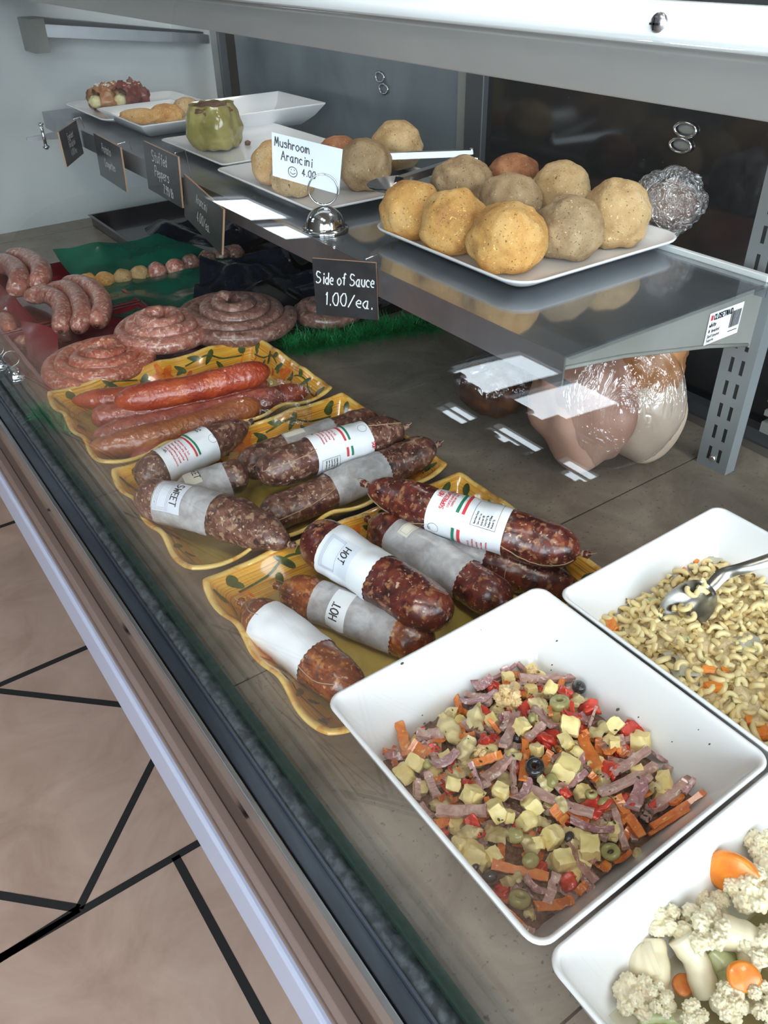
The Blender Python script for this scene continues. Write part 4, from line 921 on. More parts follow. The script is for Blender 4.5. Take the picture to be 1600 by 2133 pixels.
salami((535, 988), .066, (838, 892), .06, .0245, 'large soppressata with printed white label uppermost in the middle tray', 'salami_pale', seed=14, e0=.035, e1=.04, nib0=False, tail=True, group=GS,
    labels=[dict(t0=.34, t1=.72, us=1.6, hs=1.25, a0=-80, a1=190, items=[('T', q, .0085+.003*i, .02, .0018, .0003, 'ink_red', 'vf') for i, q in enumerate(ING[::-1][1:])] +
      [('R', .0255, .01, .0275, .055, 'ink_red'), ('R', .0295, .01, .0315, .055, 'ink_green'), ('R', .0255, .063, .0275, .076, 'ink_red'), ('R', .0295, .063, .0315, .076, 'ink_green'), ('B', .003, .07, .019, .098, .0004, 'ink'), ('O', .045, .045, .0045), ('T', 'SOP', .048, .066, .004, .0008, 'ink_red', 'vf'), ('T', '----LBS.', .0055, .02, .002, .0004, 'ink', 'vf')] +
      [('T', q, .006+.0024*i, .072, .0015, .0003, 'ink', 'vf') for i, q in enumerate(['Nutrition Facts', 'Serv size 1 oz', 'Calories 110', 'Total Fat 9g', 'Sodium 450mg'])] + [('T', 'PACKING CO. INC.', .043, .008, .002, .0004, 'ink', 'vf'), ('T', 'NY 11105', .039, .008, .002, .0004, 'ink', 'vf')])],
    twines=[(.02, .9, .35, .7, .1), (.72, .3, .97, .5, .1)])
salami((495, 975), .04, (790, 872), .05, .022, 'soppressata at the back of the middle tray, upside-down SWEET on its band', 'salami_pale', seed=15, e1=.03, nib0=False, group=GS,
    labels=[dict(t0=.32, t1=.66, a0=-110, a1=120, mat='paper_clear', items=[('R', .002, .005, .03, .05, 'sticker_cream'), ('T', 'SWEET', .027, .03, .0075, .0012, 'ink', 'ug')])])
salami((540, 1085), .034, (905, 930), .046, .0225, 'dark soppressata under the uppermost one, wide greaseproof band at its middle', 'salami_pale', seed=16, e1=.03, nib0=False, tail=True, group=GS,
    labels=[dict(t0=.38, t1=.68, a0=-110, a1=200, mat='paper_clear', jag=1)], twines=[(.05, 1.3, .38, .9, .1)])
# --- hindmost tray: smoked sausages
GK = 'smoked sausages in the hindmost tray'
def smoked(p0, z0, p1, z1, r, m, label, seed, bend=0, cut=False, e0=.05, e1=.04):
    a, b = at(*p0, z0), at(*p1, z1); d = b-a; sd = Vector((-d.y, d.x, 0)).normalized()
    T = Tube([a, a.lerp(b, .33)+sd*bend, a.lerp(b, .66)+sd*bend, b], None, seed, amp=.09, lump=2.6); T.r = prof_round(r, e0, e1, T.L, .004, .004)
    mb = MB(); T.mesh(mb, 0, 260, 64)
    o = mb.build('smoked_sausage', m, origin=(a+b)/2); tag(o, label, 'sausage', GK)
    if cut:
        p, Tn, U, S_ = T.frame(.0); mb = MB()
        mb.ell(p+Tn*.012+U*.006, (.016, .011, .003), 0, 20, 8, Matrix.Rotation(math.atan2(Tn.y, Tn.x), 3, 'Z') @ Matrix.Rotation(-.5, 3, 'Y')); mb.build('cut_face', 'smoked_cut', o)
    return o
smoked((238, 838), .062, (562, 770), .066, .0205, 'smoked', 'thick shiny red smoked sausage lying on top of the others', 31, -.008)
smoked((150, 835), .044, (420, 830), .04, .0175, 'smoked', 'red smoked sausage with pointed end sticking out at the left corner', 32, .004, e0=.07)
smoked((190, 872), .04, (560, 800), .042, .018, 'smoked_pink', 'pinkish wrinkled smoked sausage in the middle with rounded left end', 33, -.012, e0=.02)
smoked((192, 912), .036, (590, 822), .038, .0175, 'smoked_pink', 'long pinkish smoked sausage between the top one and the brown one', 34, -.004)
smoked((180, 938), .037, (545, 842), .044, .0195, 'smoked_brown', 'brown smoked sausage foremost in the hindmost tray', 35, -.012, e0=.07)
smoked((270, 958), .024, (560, 880), .024, .0155, 'smoked_pink', 'thin smoked sausage low at the front wall of the tray', 36)
smoked((470, 850), .026, (640, 815), .03, .018, 'smoked', 'dark red smoked sausage end at the right of the hindmost tray', 37)
mb = MB()
c0 = at(585, 830, .04)
mb.grid(lambda a, b: at(540+110*a/20, 780+90*b/20+a*1.2, .05+.012*noise.noise(Vector((a*.4, b*.4, 3)))), 21, 21, 0); o = mb.build('plastic_film', 'wrap'); tag(o, 'loose clear film over the right ends of the smoked sausages', 'film')

# ------------------------------------------------------------------ raw sausage at the far end, liners and trays
def coil(cx, cy, cz, R0, R1, turns, r, m, label, seed, a0=0, rise=.012, sx=1, sy=1, cone=.02, group='raw sausage coils'):
    n = int(60*turns); pts = []
    for i in range(n+1):
        t = i/n; A = a0+2*pi*turns*t; R = R0+(R1-R0)*t
        pts.append(Vector((cx+R*cos(A)*sx+noise.noise(Vector((t*9, seed, 0)))*.006, cy+R*sin(A)*sy+noise.noise(Vector((t*9, seed, 5)))*.006, cz+cone*(1-t)+noise.noise(Vector((t*14, seed, 9)))*.006)))
    L = sum((b-a).length for a, b in zip(pts[:-1], pts[1:]))
    rad = [r*(1+.08*noise.noise(Vector((i*.35, seed, 1)))) * min(1, .25+math.sqrt(min(i, n-i)/4.0)) for i in range(n+1)]
    mb = MB(); mb.tube(pts, rad, 20); o = mb.build('sausage_coil', m, origin=(cx, cy, cz-r)); return tag(o, label, 'sausage', group)
RR = .0135
c = at(215, 755, .04); coil(c.x, c.y, .038, .014, .083, 3.3, RR, 'raw_red', 'reddish raw sausage coil in front, beside the hindmost ceramic tray', 1, 2.2, sx=1.05)
c = at(335, 695, .05); coil(c.x, c.y, .05, .016, .078, 3.1, RR, 'raw', 'pale raw sausage coil with herbs, right of the reddish coil', 2, .6, cone=.03)
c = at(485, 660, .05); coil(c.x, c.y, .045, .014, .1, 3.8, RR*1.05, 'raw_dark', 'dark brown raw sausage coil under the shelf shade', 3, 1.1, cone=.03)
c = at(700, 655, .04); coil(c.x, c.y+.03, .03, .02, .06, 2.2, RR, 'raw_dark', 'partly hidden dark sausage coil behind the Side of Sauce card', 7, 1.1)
def link(pp, r, m, label, seed, group='raw sausage links'):
    pts = catmull([at(px, py, z) for px, py, z in pp], 40)
    T = Tube(pts[::6]+[pts[-1]], None, seed, amp=.1); T.r = prof_round(r, .03, .03, T.L, .004, .004)
    mb = MB(); T.mesh(mb, 0, 60, 24); return tag(mb.build('sausage_link', m, origin=pts[20]), label, 'sausage', group)
link([(50, 622, .05), (95, 612, .06), (130, 640, .06), (125, 690, .05)], .017, 'raw', 'raw sausage link foremost of the three curved ones', 21)
link([(98, 607, .05), (145, 605, .062), (172, 645, .062), (160, 690, .05)], .017, 'raw', 'raw sausage link in the middle of the three curved ones', 22)
link([(130, 593, .05), (178, 594, .062), (213, 630, .062), (202, 678, .05)], .0175, 'raw', 'raw sausage link hindmost of the three curved ones', 23)
link([(-15, 548, .06), (25, 555, .07), (42, 585, .07), (20, 615, .055)], .02, 'raw', 'thick raw sausage link at the left edge of the picture', 24)
link([(15, 538, .06), (60, 542, .07), (88, 570, .07), (70, 605, .055)], .02, 'raw', 'thick raw sausage link second from the left edge', 25)
link([(0, 660, .03), (14, 668, .03), (20, 690, .03)], .014, 'raw_red', 'raw sausage link under the red liner at the left edge', 26)
for i, (px, py) in enumerate(((50, 712), (92, 706), (132, 698))):
    c = at(px, py, .015); mb = MB(); mb.ell((0, 0, 0), (.017, .014, .013), 0, 20, 14, fn=lambda d: 1+wob(d, 2, .2, i)); o = mb.build('meatball', 'raw'); o.location = c
    tag(o, ('leftmost', 'middle', 'rightmost')[i]+' of three raw meatballs in front of the red tray', 'meatball', 'meatballs by the red tray')
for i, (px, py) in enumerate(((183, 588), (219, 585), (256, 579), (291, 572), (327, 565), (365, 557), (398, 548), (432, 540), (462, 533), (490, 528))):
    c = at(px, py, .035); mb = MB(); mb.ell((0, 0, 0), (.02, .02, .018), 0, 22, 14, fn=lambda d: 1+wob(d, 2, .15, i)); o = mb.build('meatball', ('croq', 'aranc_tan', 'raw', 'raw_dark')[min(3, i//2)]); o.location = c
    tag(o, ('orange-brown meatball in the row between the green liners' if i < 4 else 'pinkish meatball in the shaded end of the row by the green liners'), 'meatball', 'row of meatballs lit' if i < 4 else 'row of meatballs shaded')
def sheet(name, q, z, m, label, cat, amp=.01, n=24, seed=0, zs=None, thick=.0012):
    """crumpled sheet over the four picture corners q at level(s) z"""
    zs = zs or [z]*4; P = [at(*p, zz) for p, zz in zip(q, zs)]
    def S(a, b): u, v = a/n, b/n; p = P[0].lerp(P[1], u).lerp(P[3].lerp(P[2], u), v); p.z += amp*noise.noise(Vector((p.x*14, p.y*14, seed))); return p
    mb = MB(); mb.grid(S, n+1, n+1, 0); mb.grid(lambda a, b: S(a, b)-Vector((0, 0, thick)), n+1, n+1, 0, flip=True)
    return tag(mb.build(name, m), label, cat)
def box_tray(name, x0, y0, x1, y1, h, m, label, floor_z=.003, t=.002):
    mb = MB(); mb.box((x0, y0, .0005), (x1, y1, floor_z))
    for a, b in (((x0, y0), (x0+t, y1)), ((x1-t, y0), (x1, y1)), ((x0, y0), (x1, y0+t)), ((x0, y1-t), (x1, y1))): mb.box((a[0], a[1], .0005), (b[0], b[1], h))
    k = .006; mb.box((x0-k, y0-k, h-.002), (x0+t, y1+k, h)); mb.box((x1-t, y0-k, h-.002), (x1+k, y1+k, h)); mb.box((x0, y0-k, h-.002), (x1, y0+t, h)); mb.box((x0, y1-t, h-.002), (x1, y1+k, h))
    return tag(mb.build(name, m, origin=((x0+x1)/2, (y0+y1)/2, 0), bevel=.0008), label, 'tray')
box_tray('plastic_tray', .225, 1.215, .47, 1.49, .03, 'red_plastic', 'dark red plastic tray under the reddish sausage coil')
box_tray('plastic_tray', .225, 1.51, .47, 1.83, .03, 'red_plastic', 'dark red plastic tray under the curved sausage links')
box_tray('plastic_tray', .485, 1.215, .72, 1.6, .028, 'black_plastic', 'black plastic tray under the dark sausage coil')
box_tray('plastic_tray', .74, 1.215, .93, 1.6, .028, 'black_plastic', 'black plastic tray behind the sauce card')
sheet('green_liner', [(170, 600), (110, 520), (330, 490), (520, 545)], .03, 'green_plastic', 'glossy dark green liner sheet behind the row of meatballs', 'liner', .014, zs=[.02, .07, .07, .03], seed=1)
sheet('green_liner', [(200, 660), (215, 592), (430, 558), (520, 640)], .03, 'green_plastic', 'glossy dark green liner sheet between the pale coil and the meatballs', 'liner', .014, zs=[.022, .03, .03, .022], seed=5)
sheet('red_liner', [(-60, 640), (-30, 560), (60, 650), (100, 700)], .03, 'red_plastic', 'red plastic liner fold at the left edge by the sausage links', 'liner', .01, zs=[.02, .05, .05, .02], seed=2)
sheet('red_liner', [(60, 750), (40, 660), (120, 690), (120, 790)], .03, 'red_plastic', 'dark red liner fold left of the reddish coil', 'liner', .012, zs=[.012, .045, .04, .012], seed=7)
sheet('dark_packs_and_fill', [(400, 640), (420, 540), (600, 530), (650, 600)], .04, 'navy_wrap', 'dark plastic-wrapped packs in the shade under the shelf', 'packaged meat', .05, zs=[.03, .06, .05, .03], seed=11)
sheet('dark_packs_and_fill', [(640, 640), (600, 570), (760, 560), (830, 640)], .04, 'navy_wrap', 'dark plastic-wrapped pack behind the sauce card', 'packaged meat', .03, zs=[.03, .05, .05, .03], seed=12)
box_tray('plastic_tray', .6, 1.63, .93, 2.15, .028, 'black_plastic', 'black plastic tray added to darken the far corner under the shelf')  # added tray, its black fills the shaded far corner
sheet('dark_packs_and_fill', [(330, 520), (300, 470), (520, 430), (560, 500)], .04, 'navy_wrap', 'dark sheet added to darken the far corner under the shelf', 'packaged meat', .03, zs=[.03, .05, .05, .03], seed=15)  # added dark sheet standing in for the shade below the shelf
sheet('dark_packs_and_fill', [(520, 500), (540, 430), (700, 470), (700, 560)], .04, 'black_plastic', 'black sheet added to darken the space behind the other packs', 'packaged meat', .03, zs=[.03, .05, .05, .03], seed=17)  # added black sheet that deepens the same under-shelf shade
# plastic grass garland
def garland(pp, label, n, hgt, wdt, seed):
    pts = catmull([Vector((*at(px, py, 0).xy, .004)) for px, py in pp], 60); rd = random.Random(seed); mb = MB()
    mb.tube(pts, .004, 6)
    for _ in range(n):
        p = pts[rd.randrange(60)]+Vector((rd.uniform(-.008, .008), rd.uniform(-.008, .008), rd.uniform(0, .006))); A = rd.uniform(0, 2*pi); e = rd.uniform(.1, 1.3)
        d = Vector((cos(A)*cos(e), sin(A)*cos(e), sin(e))); s = Vector((-sin(A), cos(A), 0))*.0009; L = hgt*rd.uniform(.6, 1.1); cu = Vector((rd.uniform(-1, 1), rd.uniform(-1, 1), rd.uniform(-1, .2)))*L*.5
        prev = None
        for q in (0, .3, .6, .85, 1):
            c = p+d*L*q+cu*q*q; c.z = max(c.z, .001); w = s*(1-q*.8); v = (mb.vert(c+w), mb.vert(c-w))
            if prev: mb.face((prev[0], prev[1], v[1], v[0]), 0)
            prev = v
    o = mb.build('grass_garland', 'grass'); tag(o, label, 'garland', kind='stuff')
garland([(600, 735), (680, 725), (780, 705), (850, 695), (915, 688)], 'curly green plastic grass garland behind the hindmost ceramic tray', 5200, .036, .001, 4)
garland([(85, 870), (120, 880), (150, 905)], 'small tuft of green plastic grass at the left of the hindmost ceramic tray', 700, .025, .001, 5)
# small dome holders at the left
for i, (px, py) in enumerate(((35, 786), (3, 764))):
    c = at(px, py, .0005); hh = empty('card_holder', c, ('chrome dome card holder standing alone at the front glass, nearer one', 'chrome dome card holder at the front glass, cut by the picture edge')[i], 'card holder')
    mb = MB(); r1 = .017; rows = [(r1*1.15, 0), (r1*1.17, .002), (r1, .0035)]+[(r1*cos(q*pi/20), .0035+r1*.9*sin(q*pi/20)) for q in range(1, 10)]+[(.0001, .0035+r1*.9)]
    mb.grid(lambda a, b: c+Vector((rows[b][0]*cos(2*pi*a/32), rows[b][0]*sin(2*pi*a/32), rows[b][1])), 32, len(rows), 0, cu=True); mb.build('dome_base', 'chrome', hh)
    mb = MB(); rc2 = c+Vector((0, 0, .034)); mb.tube([rc2+Vector((.013*cos(2*pi*q/30), 0, .013*sin(2*pi*q/30))) for q in range(30)], .0008, 6, 0, True); mb.build('clip_ring', 'chrome', hh)

# ------------------------------------------------------------------ wrapped meats under the shelf
c = Vector((.778, .602, 0)); ham = empty('wrapped_ham', c, 'large pale ham and sausage parcel in stretch film under the shelf end', 'wrapped meat')
mb = MB(); mb.ell(c+Vector((.05, -.015, .075)), (.052, .05, .073), 0, 48, 30, fn=lambda d: 1+wob(d, 1.5, .12)); mb.build('pale_loaf', 'loaf_pale', ham)
mb = MB(); mb.ell(c+Vector((-.02, .03, .09)), (.062, .075, .088), 0, 48, 30, fn=lambda d: 1+wob(d, 1.8, .18, 3)); mb.build('boiled_ham', 'ham_big', ham)
mb = MB(); mb.ell(c+Vector((.045, .0, .145)), (.05, .055, .06), 0, 48, 30, fn=lambda d: 1+wob(d, 3, .16, 5)); mb.build('browned_rind', 'loaf_rind', ham)
mb = MB()
def WF(d):
    A = math.atan2(d.y, d.x); return 1+wob(d, 1.4, .08, 2)+wob((cos(A)*9, sin(A)*9, d.z*1.2), 1, .03*max(.2, d.z+.6), 5)+wob(d, 12, .012, 3)
mb.ell(c+Vector((.012, .01, .1)), (.088, .092, .101), 0, 160, 60, fn=WF); mb.build('stretch_film', 'wrap', ham)
c = at(1055, 870, 0)+Vector((.0, .03, 0)); rm = empty('wrapped_roast', Vector((c.x, c.y, 0)), 'small dark browned roast in stretch film behind the pale parcel', 'wrapped meat')
mb = MB(); mb.ell((c.x, c.y, .042), (.05, .055, .04), 0, 40, 26, fn=lambda d: 1+wob(d, 2, .2)+wob(d, 6, .08, 3)); mb.build('roast', 'brown_meat', rm)
mb = MB(); mb.ell((c.x, c.y, .045), (.056, .061, .045), 0, 90, 50, fn=lambda d: 1+wob(d, 2, .15, 2)+wob((d.x*7, d.y*7, d.z*2), 1, .05, 5)); mb.build('stretch_film', 'wrap', rm)
p = at(980, 780, .07); mb = MB(); q = at(1035, 765, .075); mb.tube([p, p.lerp(q, .3)+Vector((0, 0, .002)), q], [.006, .005, .004], 12); o = mb.build('metal_utensil', 'steel'); tag(o, 'short metal utensil sticking out over the dark wrapped roast', 'utensil')

# ------------------------------------------------------------------ antipasto salad
SALAD = Vector((.333, .278))
def zsal(x, y):
    dx, dy = (x-SALAD.x)/.095, (y-SALAD.y)/.1
    return .034+.017*max(0, 1-dx*dx*.75-dy*dy*.75)+.004*noise.noise(Vector((x*40, y*40, 1)))
mb = MB()
mb.grid(lambda a, b: (lambda x, y: Vector((x, y, zsal(x, y)-.009+.004*noise.noise(Vector((x*150, y*150, 4))))))(SALAD.x-.091+.182*a/60, SALAD.y-.094+.188*b/60), 61, 61, 0)
o = mb.build('salad_base', 'salad_bed'); tag(o, 'oily dark bottom layer of chopped antipasto in the bowl', 'salad', kind='stuff')
def salpt(cx, cy, dz=0):       # from crop reading to the pile's surface
    px, py = 680+.575*cx, 1200+.575*cy; z = .04
    for _ in range(3): p = at(px, py, z); z = zsal(p.x, p.y)+dz
    return at(px, py, z)
def proto(fn, name, mats):
    mb = MB(); fn(mb); o = mb.build(name, mats); COL.objects.unlink(o); return o.data
def cube_fn(seed, kind=0):
    def f(mb):
        rd = random.Random(seed); n = 10
        def sq(p):
            q = Vector(p); m = max(abs(q.x), abs(q.y), abs(q.z)); e = q.normalized()*.6; k = q.lerp(e, .3 if seed % 2 else .18)
            k += Vector((wob(q, 2.5, .1, seed), wob(q, 2.5, .1, seed+1), wob(q, 2.5, .1, seed+2)))
            if k.x+k.y*.6 > .62: k.x *= .86
            return k
        for ax in range(3):
            for sg in (-1, 1):
                def P(a, b):
                    v = [0, 0, 0]; v[ax] = .5*sg; v[(ax+1) % 3] = (a/n-.5); v[(ax+2) % 3] = (b/n-.5); return sq(v)
                mb.grid(P, n+1, n+1, 0, flip=sg < 0)
    return f
def strip_fn(L, W_, T_, seed, bend=.1, wed=0):
    def f(mb):
        N = 14
        def P(i, j):
            t = i/N-.5; w = W_/2*(1+wob((t*5, seed, 0), 1, .3))*(1-wed*(t+.5)); h = T_/2; z0 = bend*(t*t*4-.33)*.25*L
            c = [(-w, -h), (-w*.9, h), (w*.9, h), (w, -h)][j]; return Vector((t*L, c[0]+wob((t*3, seed, 4), 1, .1*W_), c[1]+z0+wob((t*6, j, seed), 1, T_*.25)))
        i0 = len(mb.v); mb.grid(P, N+1, 4, 0, cv=True, sm=False); mb.face([i0+3, i0+2, i0+1, i0], 0, False); e = i0+N*4; mb.face([e, e+1, e+2, e+3], 0, False)
    return f
def chunk_fn(seed, flat=.45, amp=.35, col2=None):
    def f(mb):
        i0 = len(mb.v); mb.ell((0, 0, 0), (.5, .5, .5*flat), 0, 28, 16, fn=lambda d: (1+wob(d, 1.3, amp, seed)+wob(d, 4, .08, seed))*min(1.2, .8/max(abs(d.x), abs(d.y), .55)))
        for k in range(i0, len(mb.v)): x, y, z = mb.v[k]; mb.v[k] = (x, y, z+.5*x*x*(1 if seed % 2 else -1)+.3*y*y-.08+wob((x*2, y*2, seed), 1.5, .12))
    return f
def ring_fn(r0=.5, r1=.2, h=.4):
    def f(mb):
        prof = [(r0, -h/2), (r0+.04, 0), (r0, h/2), ((r0+r1)/2, h/2+.03), (r1, h/2), (r1-.03, 0), (r1, -h/2), ((r0+r1)/2, -h/2-.03)]
        mb.grid(lambda a, b: Vector((prof[b][0]*cos(2*pi*a/28), prof[b][0]*.88*sin(2*pi*a/28), prof[b][1])), 28, 8, 0, cu=True, cv=True)
    return f
def olive_fn(half=False):
    def f(mb):
        mb.ell((0, 0, 0), (.62, .45, .45), 0, 24, 14)
        mb.tube([(.56+.02*k, 0, 0) for k in range(3)], [.13, .14, .12], 12)
    return f
def leafy_fn(seed):
    def f(mb):
        def P(i, j, o=0):
            t = i/12; q = j/8-.5; w = .32*sin(pi*min(1, t*.8+.15))+.05; return Vector((t-.5, q*2*w+wob((t*3, q*3, seed), 1, .12), .28*(1-4*q*q*.9)*(.6+.4*t)+wob((t*4, q*4, seed+2), 1, .16)-.1+o))
        mb.grid(lambda i, j: P(i, j), 13, 9, 0); mb.grid(lambda i, j: P(i, j, -.05), 13, 9, 0, flip=True)
    return f
def baked(fn, name, mats, voxel):
    mb = MB(); fn(mb); o = mb.build(name, mats); r = o.modifiers.new('r', 'REMESH'); r.mode = 'VOXEL'; r.voxel_size = voxel; r.use_smooth_shade = True
    dg = bpy.context.evaluated_depsgraph_get(); me = bpy.data.meshes.new_from_object(o.evaluated_get(dg)); me.name = name
    bpy.data.objects.remove(o); me.materials.clear(); me.materials.append(M[mats]); me.polygons.foreach_set('use_smooth', [True]*len(me.polygons)); return me
def floret_fn(seed, stem=.75, spread=1.0):
    def f(mb):
        rd = random.Random(seed)
        mb.tube([(0, 0, -.55*stem/.75), (0, 0, -.2), (0, 0, .05)], [.17, .15, .2], 12)
        nb = 7
        for k in range(nb):
            A = 2*pi*k/(nb-1)+rd.uniform(-.3, .3); e = .6 if k < nb-1 else 1.5; d = Vector((cos(A)*cos(e), sin(A)*cos(e), sin(e)*.8))*.33*spread
            b = Vector((0, 0, .05)); c = b+d; mb.tube([b-Vector((0, 0, .2)), b.lerp(c, .5)-Vector((0, 0, .02)), c], [.09, .08, .1], 8)
            for q in range(70):
                v = Vector((rd.gauss(0, 1), rd.gauss(0, 1), rd.gauss(0, 1)+.5)).normalized(); rr = .155*rd.uniform(.93, 1.05); mb.ell(c+v*rr, (.033, .033, .03), 0, 7, 5)
            mb.ell(c, (.15, .15, .14), 0, 12, 8)
    return f
PROT = {}
for i in range(4): PROT['cheese%d' % i] = proto(cube_fn(i*5+1), 'cheese_cube', 'cheese')
for i in range(4):
    PROT['ham%d' % i] = proto(strip_fn(1, .28, .12, i+3, .25), 'salami_strip', 'ham_strip')
    PROT['purple%d' % i] = proto(strip_fn(1, .4, .05, i+13, .5, .3), 'salami_slice', 'ham_purple')
    PROT['pep%d' % i] = proto(strip_fn(1, .28, .06, i+23, .3), 'pepperoni_strip', 'pepperoni')
    PROT['red%d' % i] = proto(chunk_fn(i+2, .35, .6), 'red_pepper_piece', 'red_pepper')
    PROT['art%d' % i] = proto(leafy_fn(i+4), 'artichoke_piece', 'artichoke')
PROT['ring'] = proto(ring_fn(), 'olive_ring', 'olive'); PROT['bring'] = proto(ring_fn(.5, .24, .36), 'black_olive_ring', 'olive_black')
PROT['olive'] = proto(olive_fn(), 'green_olive', 'olive'); PROT['bolive'] = proto(olive_fn(), 'black_olive', 'olive_black')
PROT['flor0'] = baked(floret_fn(1), 'cauliflower_floret', 'cauli', .0125); PROT['flor1'] = baked(floret_fn(5, .9, 1.15), 'cauliflower_floret', 'cauli', .0125); PROT['flor2'] = baked(floret_fn(9, .5, .9), 'cauliflower_floret', 'cauli', .0125)
fw = PROT['flor0'].copy(); fw.materials.clear(); fw.materials.append(M['cauli_warm']); PROT['florw'] = fw
rdS = random.Random(11)
def put(key, name, c, scale, rot, label, cat, group):
    o = bpy.data.objects.new(name, PROT[key]); COL.objects.link(o); o.location = c; o.scale = scale
    o.rotation_mode = 'QUATERNION'; o.rotation_quaternion = rot; return tag(o, label, cat, group)
def qdir(d, roll):
    """x axis along d, rolled about it"""
    return d.to_track_quat('X', 'Z') @ Quaternion((1, 0, 0), roll)
LB = {'ham': ('salami_strip', 'thin grey-pink salami strip mixed into the antipasto salad', 'salami strip', 'salami strips in the antipasto'),
 'purple': ('salami_slice', 'purple-pink marbled salami slice piece in the antipasto salad', 'salami slice', 'purple salami pieces in the antipasto'),
 'pep': ('pepperoni_strip', 'orange pepperoni strip mixed into the antipasto salad', 'pepperoni', 'pepperoni strips in the antipasto')}
def strips(kind, rows, k=1.0):
    nm, lab, cat, grp = LB[kind]
    for i, (x1, y1, x2, y2, w) in enumerate(rows):
        dz = rdS.uniform(.001, .006); a, b = salpt(x1, y1, dz+rdS.uniform(-.002, .003)), salpt(x2, y2, dz+rdS.uniform(-.002, .003)); d = b-a; L = d.length
        wm = w*.575*depth(a)/FPX; wk = {'ham': .28, 'purple': .4, 'pep': .28}[kind]; tk = {'ham': .12, 'purple': .05, 'pep': .06}[kind]; tm = {'ham': .0042, 'purple': .0016, 'pep': .0022}[kind]
        put('%s%d' % (kind, i % 4), nm, (a+b)/2, (L, wm/wk*.9, tm/tk*(1.0)), qdir(d, rdS.uniform(-.5, .5)), lab, cat, grp)
strips('ham', [(700,370,900,370,30),(330,572,430,568,45),(640,620,690,500,40),(750,480,820,550,32),(725,590,785,540,30),(570,740,670,650,50),(815,670,905,620,25),(365,715,400,800,35),(330,740,330,810,25),(400,850,580,850,48),(675,650,680,790,18),
 (740,775,965,865,36),(990,790,1190,690,38),(1035,715,1165,630,33),(1170,850,1320,740,48),(1045,850,1085,990,30),(870,970,975,1110,28),(800,1190,835,1080,42),(1065,640,1110,650,30),(340,830,390,880,25),(700,1270,750,1290,30),(950,550,975,480,12),(1225,700,1260,690,25),(640,560,660,500,26)])
strips('purple', [(525,392,680,322,52),(535,405,600,370,50),(490,462,615,425,45),(385,690,475,640,60),(525,680,570,800,25),(690,815,740,740,50),(830,780,940,715,42),(880,885,1040,925,45),(1180,650,1270,660,50),(1100,850,1150,740,70),(715,1090,790,1150,40),(760,470,830,550,34),(930,990,975,1040,40),(1290,790,1330,740,30),(690,500,740,495,30)])
strips('pep', [(265,535,295,655,42),(310,615,372,650,58),(485,582,540,570,20),(530,680,635,645,34),(590,520,630,570,18),(725,600,712,745,36),(780,690,810,640,34),(925,580,985,700,48),(1060,630,1090,650,34),(395,905,480,870,44),(400,800,430,800,34),(820,840,870,890,48),(870,850,950,890,20),(1050,800,1145,945,42),
 (1175,912,1365,785,28),(1165,938,1310,845,18),(1040,1040,1105,1000,18),(600,1045,805,1090,42),(755,1200,890,1175,44),(610,1150,670,1182,22),(645,1200,720,1270,20),(985,1060,1020,1048,44),(910,1150,940,1110,34),(445,802,475,812,20),(580,812,600,825,25),(820,600,850,640,15),(960,720,985,740,30),(1000,640,1045,625,30),(1240,830,1290,800,24),(700,560,720,600,20),(935,560,950,590,26),(810,480,815,510,18)])
def lumps(key, nv, name, rows, lab, cat, grp, k=1.0, hz=1.0, dz0=.003, upr=.5, suffix=True):
    for i, row in enumerate(rows):
        x, y, w = row[:3]; c = salpt(x, y, dz0+rdS.uniform(-.001, .003)); s = w*.575*depth(c)/FPX*k
        q = Quaternion((0, 0, 1), rdS.uniform(0, 6.28)) @ Quaternion((1, 0, 0), rdS.uniform(-upr, upr)) @ Quaternion((0, 1, 0), rdS.uniform(-upr, upr))
        ja = (rdS.uniform(.82, 1.12), rdS.uniform(.8, 1.1)) if suffix else (1, 1); put(key+(str(i % nv) if suffix else ''), name, c, (s*ja[0], s*ja[1], s*hz), q, lab, cat, grp)
lumps('cheese', 4, 'cheese_cube', [(283,715,66),(322,675,62),(810,412,52),(708,545,52),(880,545,72),(1040,540,62),(1140,600,70),(870,600,54),(905,640,42),(868,695,78),(462,755,60),(530,795,66),(633,780,60),(615,850,72),(745,830,70),(1225,740,60),(725,890,70),(820,945,74),(855,1030,80),(955,985,76),(480,975,54),(525,1000,74),(762,630,46),(1045,605,46),(770,965,46),(660,870,46)],
      'pale yellow cheese cube in the antipasto salad', 'cheese', 'cheese cubes in the antipasto', .92, 1.0, .005, .6)
lumps('red', 4, 'red_pepper_piece', [(580,595,60),(530,900,58),(805,585,88),(880,500,68),(960,475,68),(1110,565,74),(1020,690,74),(970,830,78),(865,420,50),(720,480,50),(880,1110,64),(640,1140,54),(870,780,46),(390,620,34),(505,745,34),(550,930,40),(600,400,30),(1180,830,30),(430,930,34)],
      'glossy roasted red pepper piece in the antipasto salad', 'red pepper', 'red pepper pieces in the antipasto', 1.1, 1.2, .002)
lumps('ring', 1, 'olive_ring', [(845,460,84),(1030,1000,74),(700,1170,88),(960,790,50)], 'green olive ring with a hole in the antipasto salad', 'olive', 'green olive rings in the antipasto', .9, 1, .006, .35, False)
lumps('olive', 1, 'green_olive', [(1010,820,52),(680,940,70),(740,1030,72),(365,680,42),(1005,545,48),(745,515,38),(815,740,60),(900,690,54)], 'whole green olive in the antipasto salad', 'olive', 'whole green olives in the antipasto', .9, 1, .004, .8, False)
lumps('bring', 1, 'black_olive_ring', [(755,692,76)], 'black olive ring standing on edge in the middle of the antipasto', 'olive', None, .95, 1, .009, .0, False)
bpy.data.objects['black_olive_ring'].rotation_quaternion = Vector((-.35, -.75, .35)).to_track_quat('Z', 'Y')
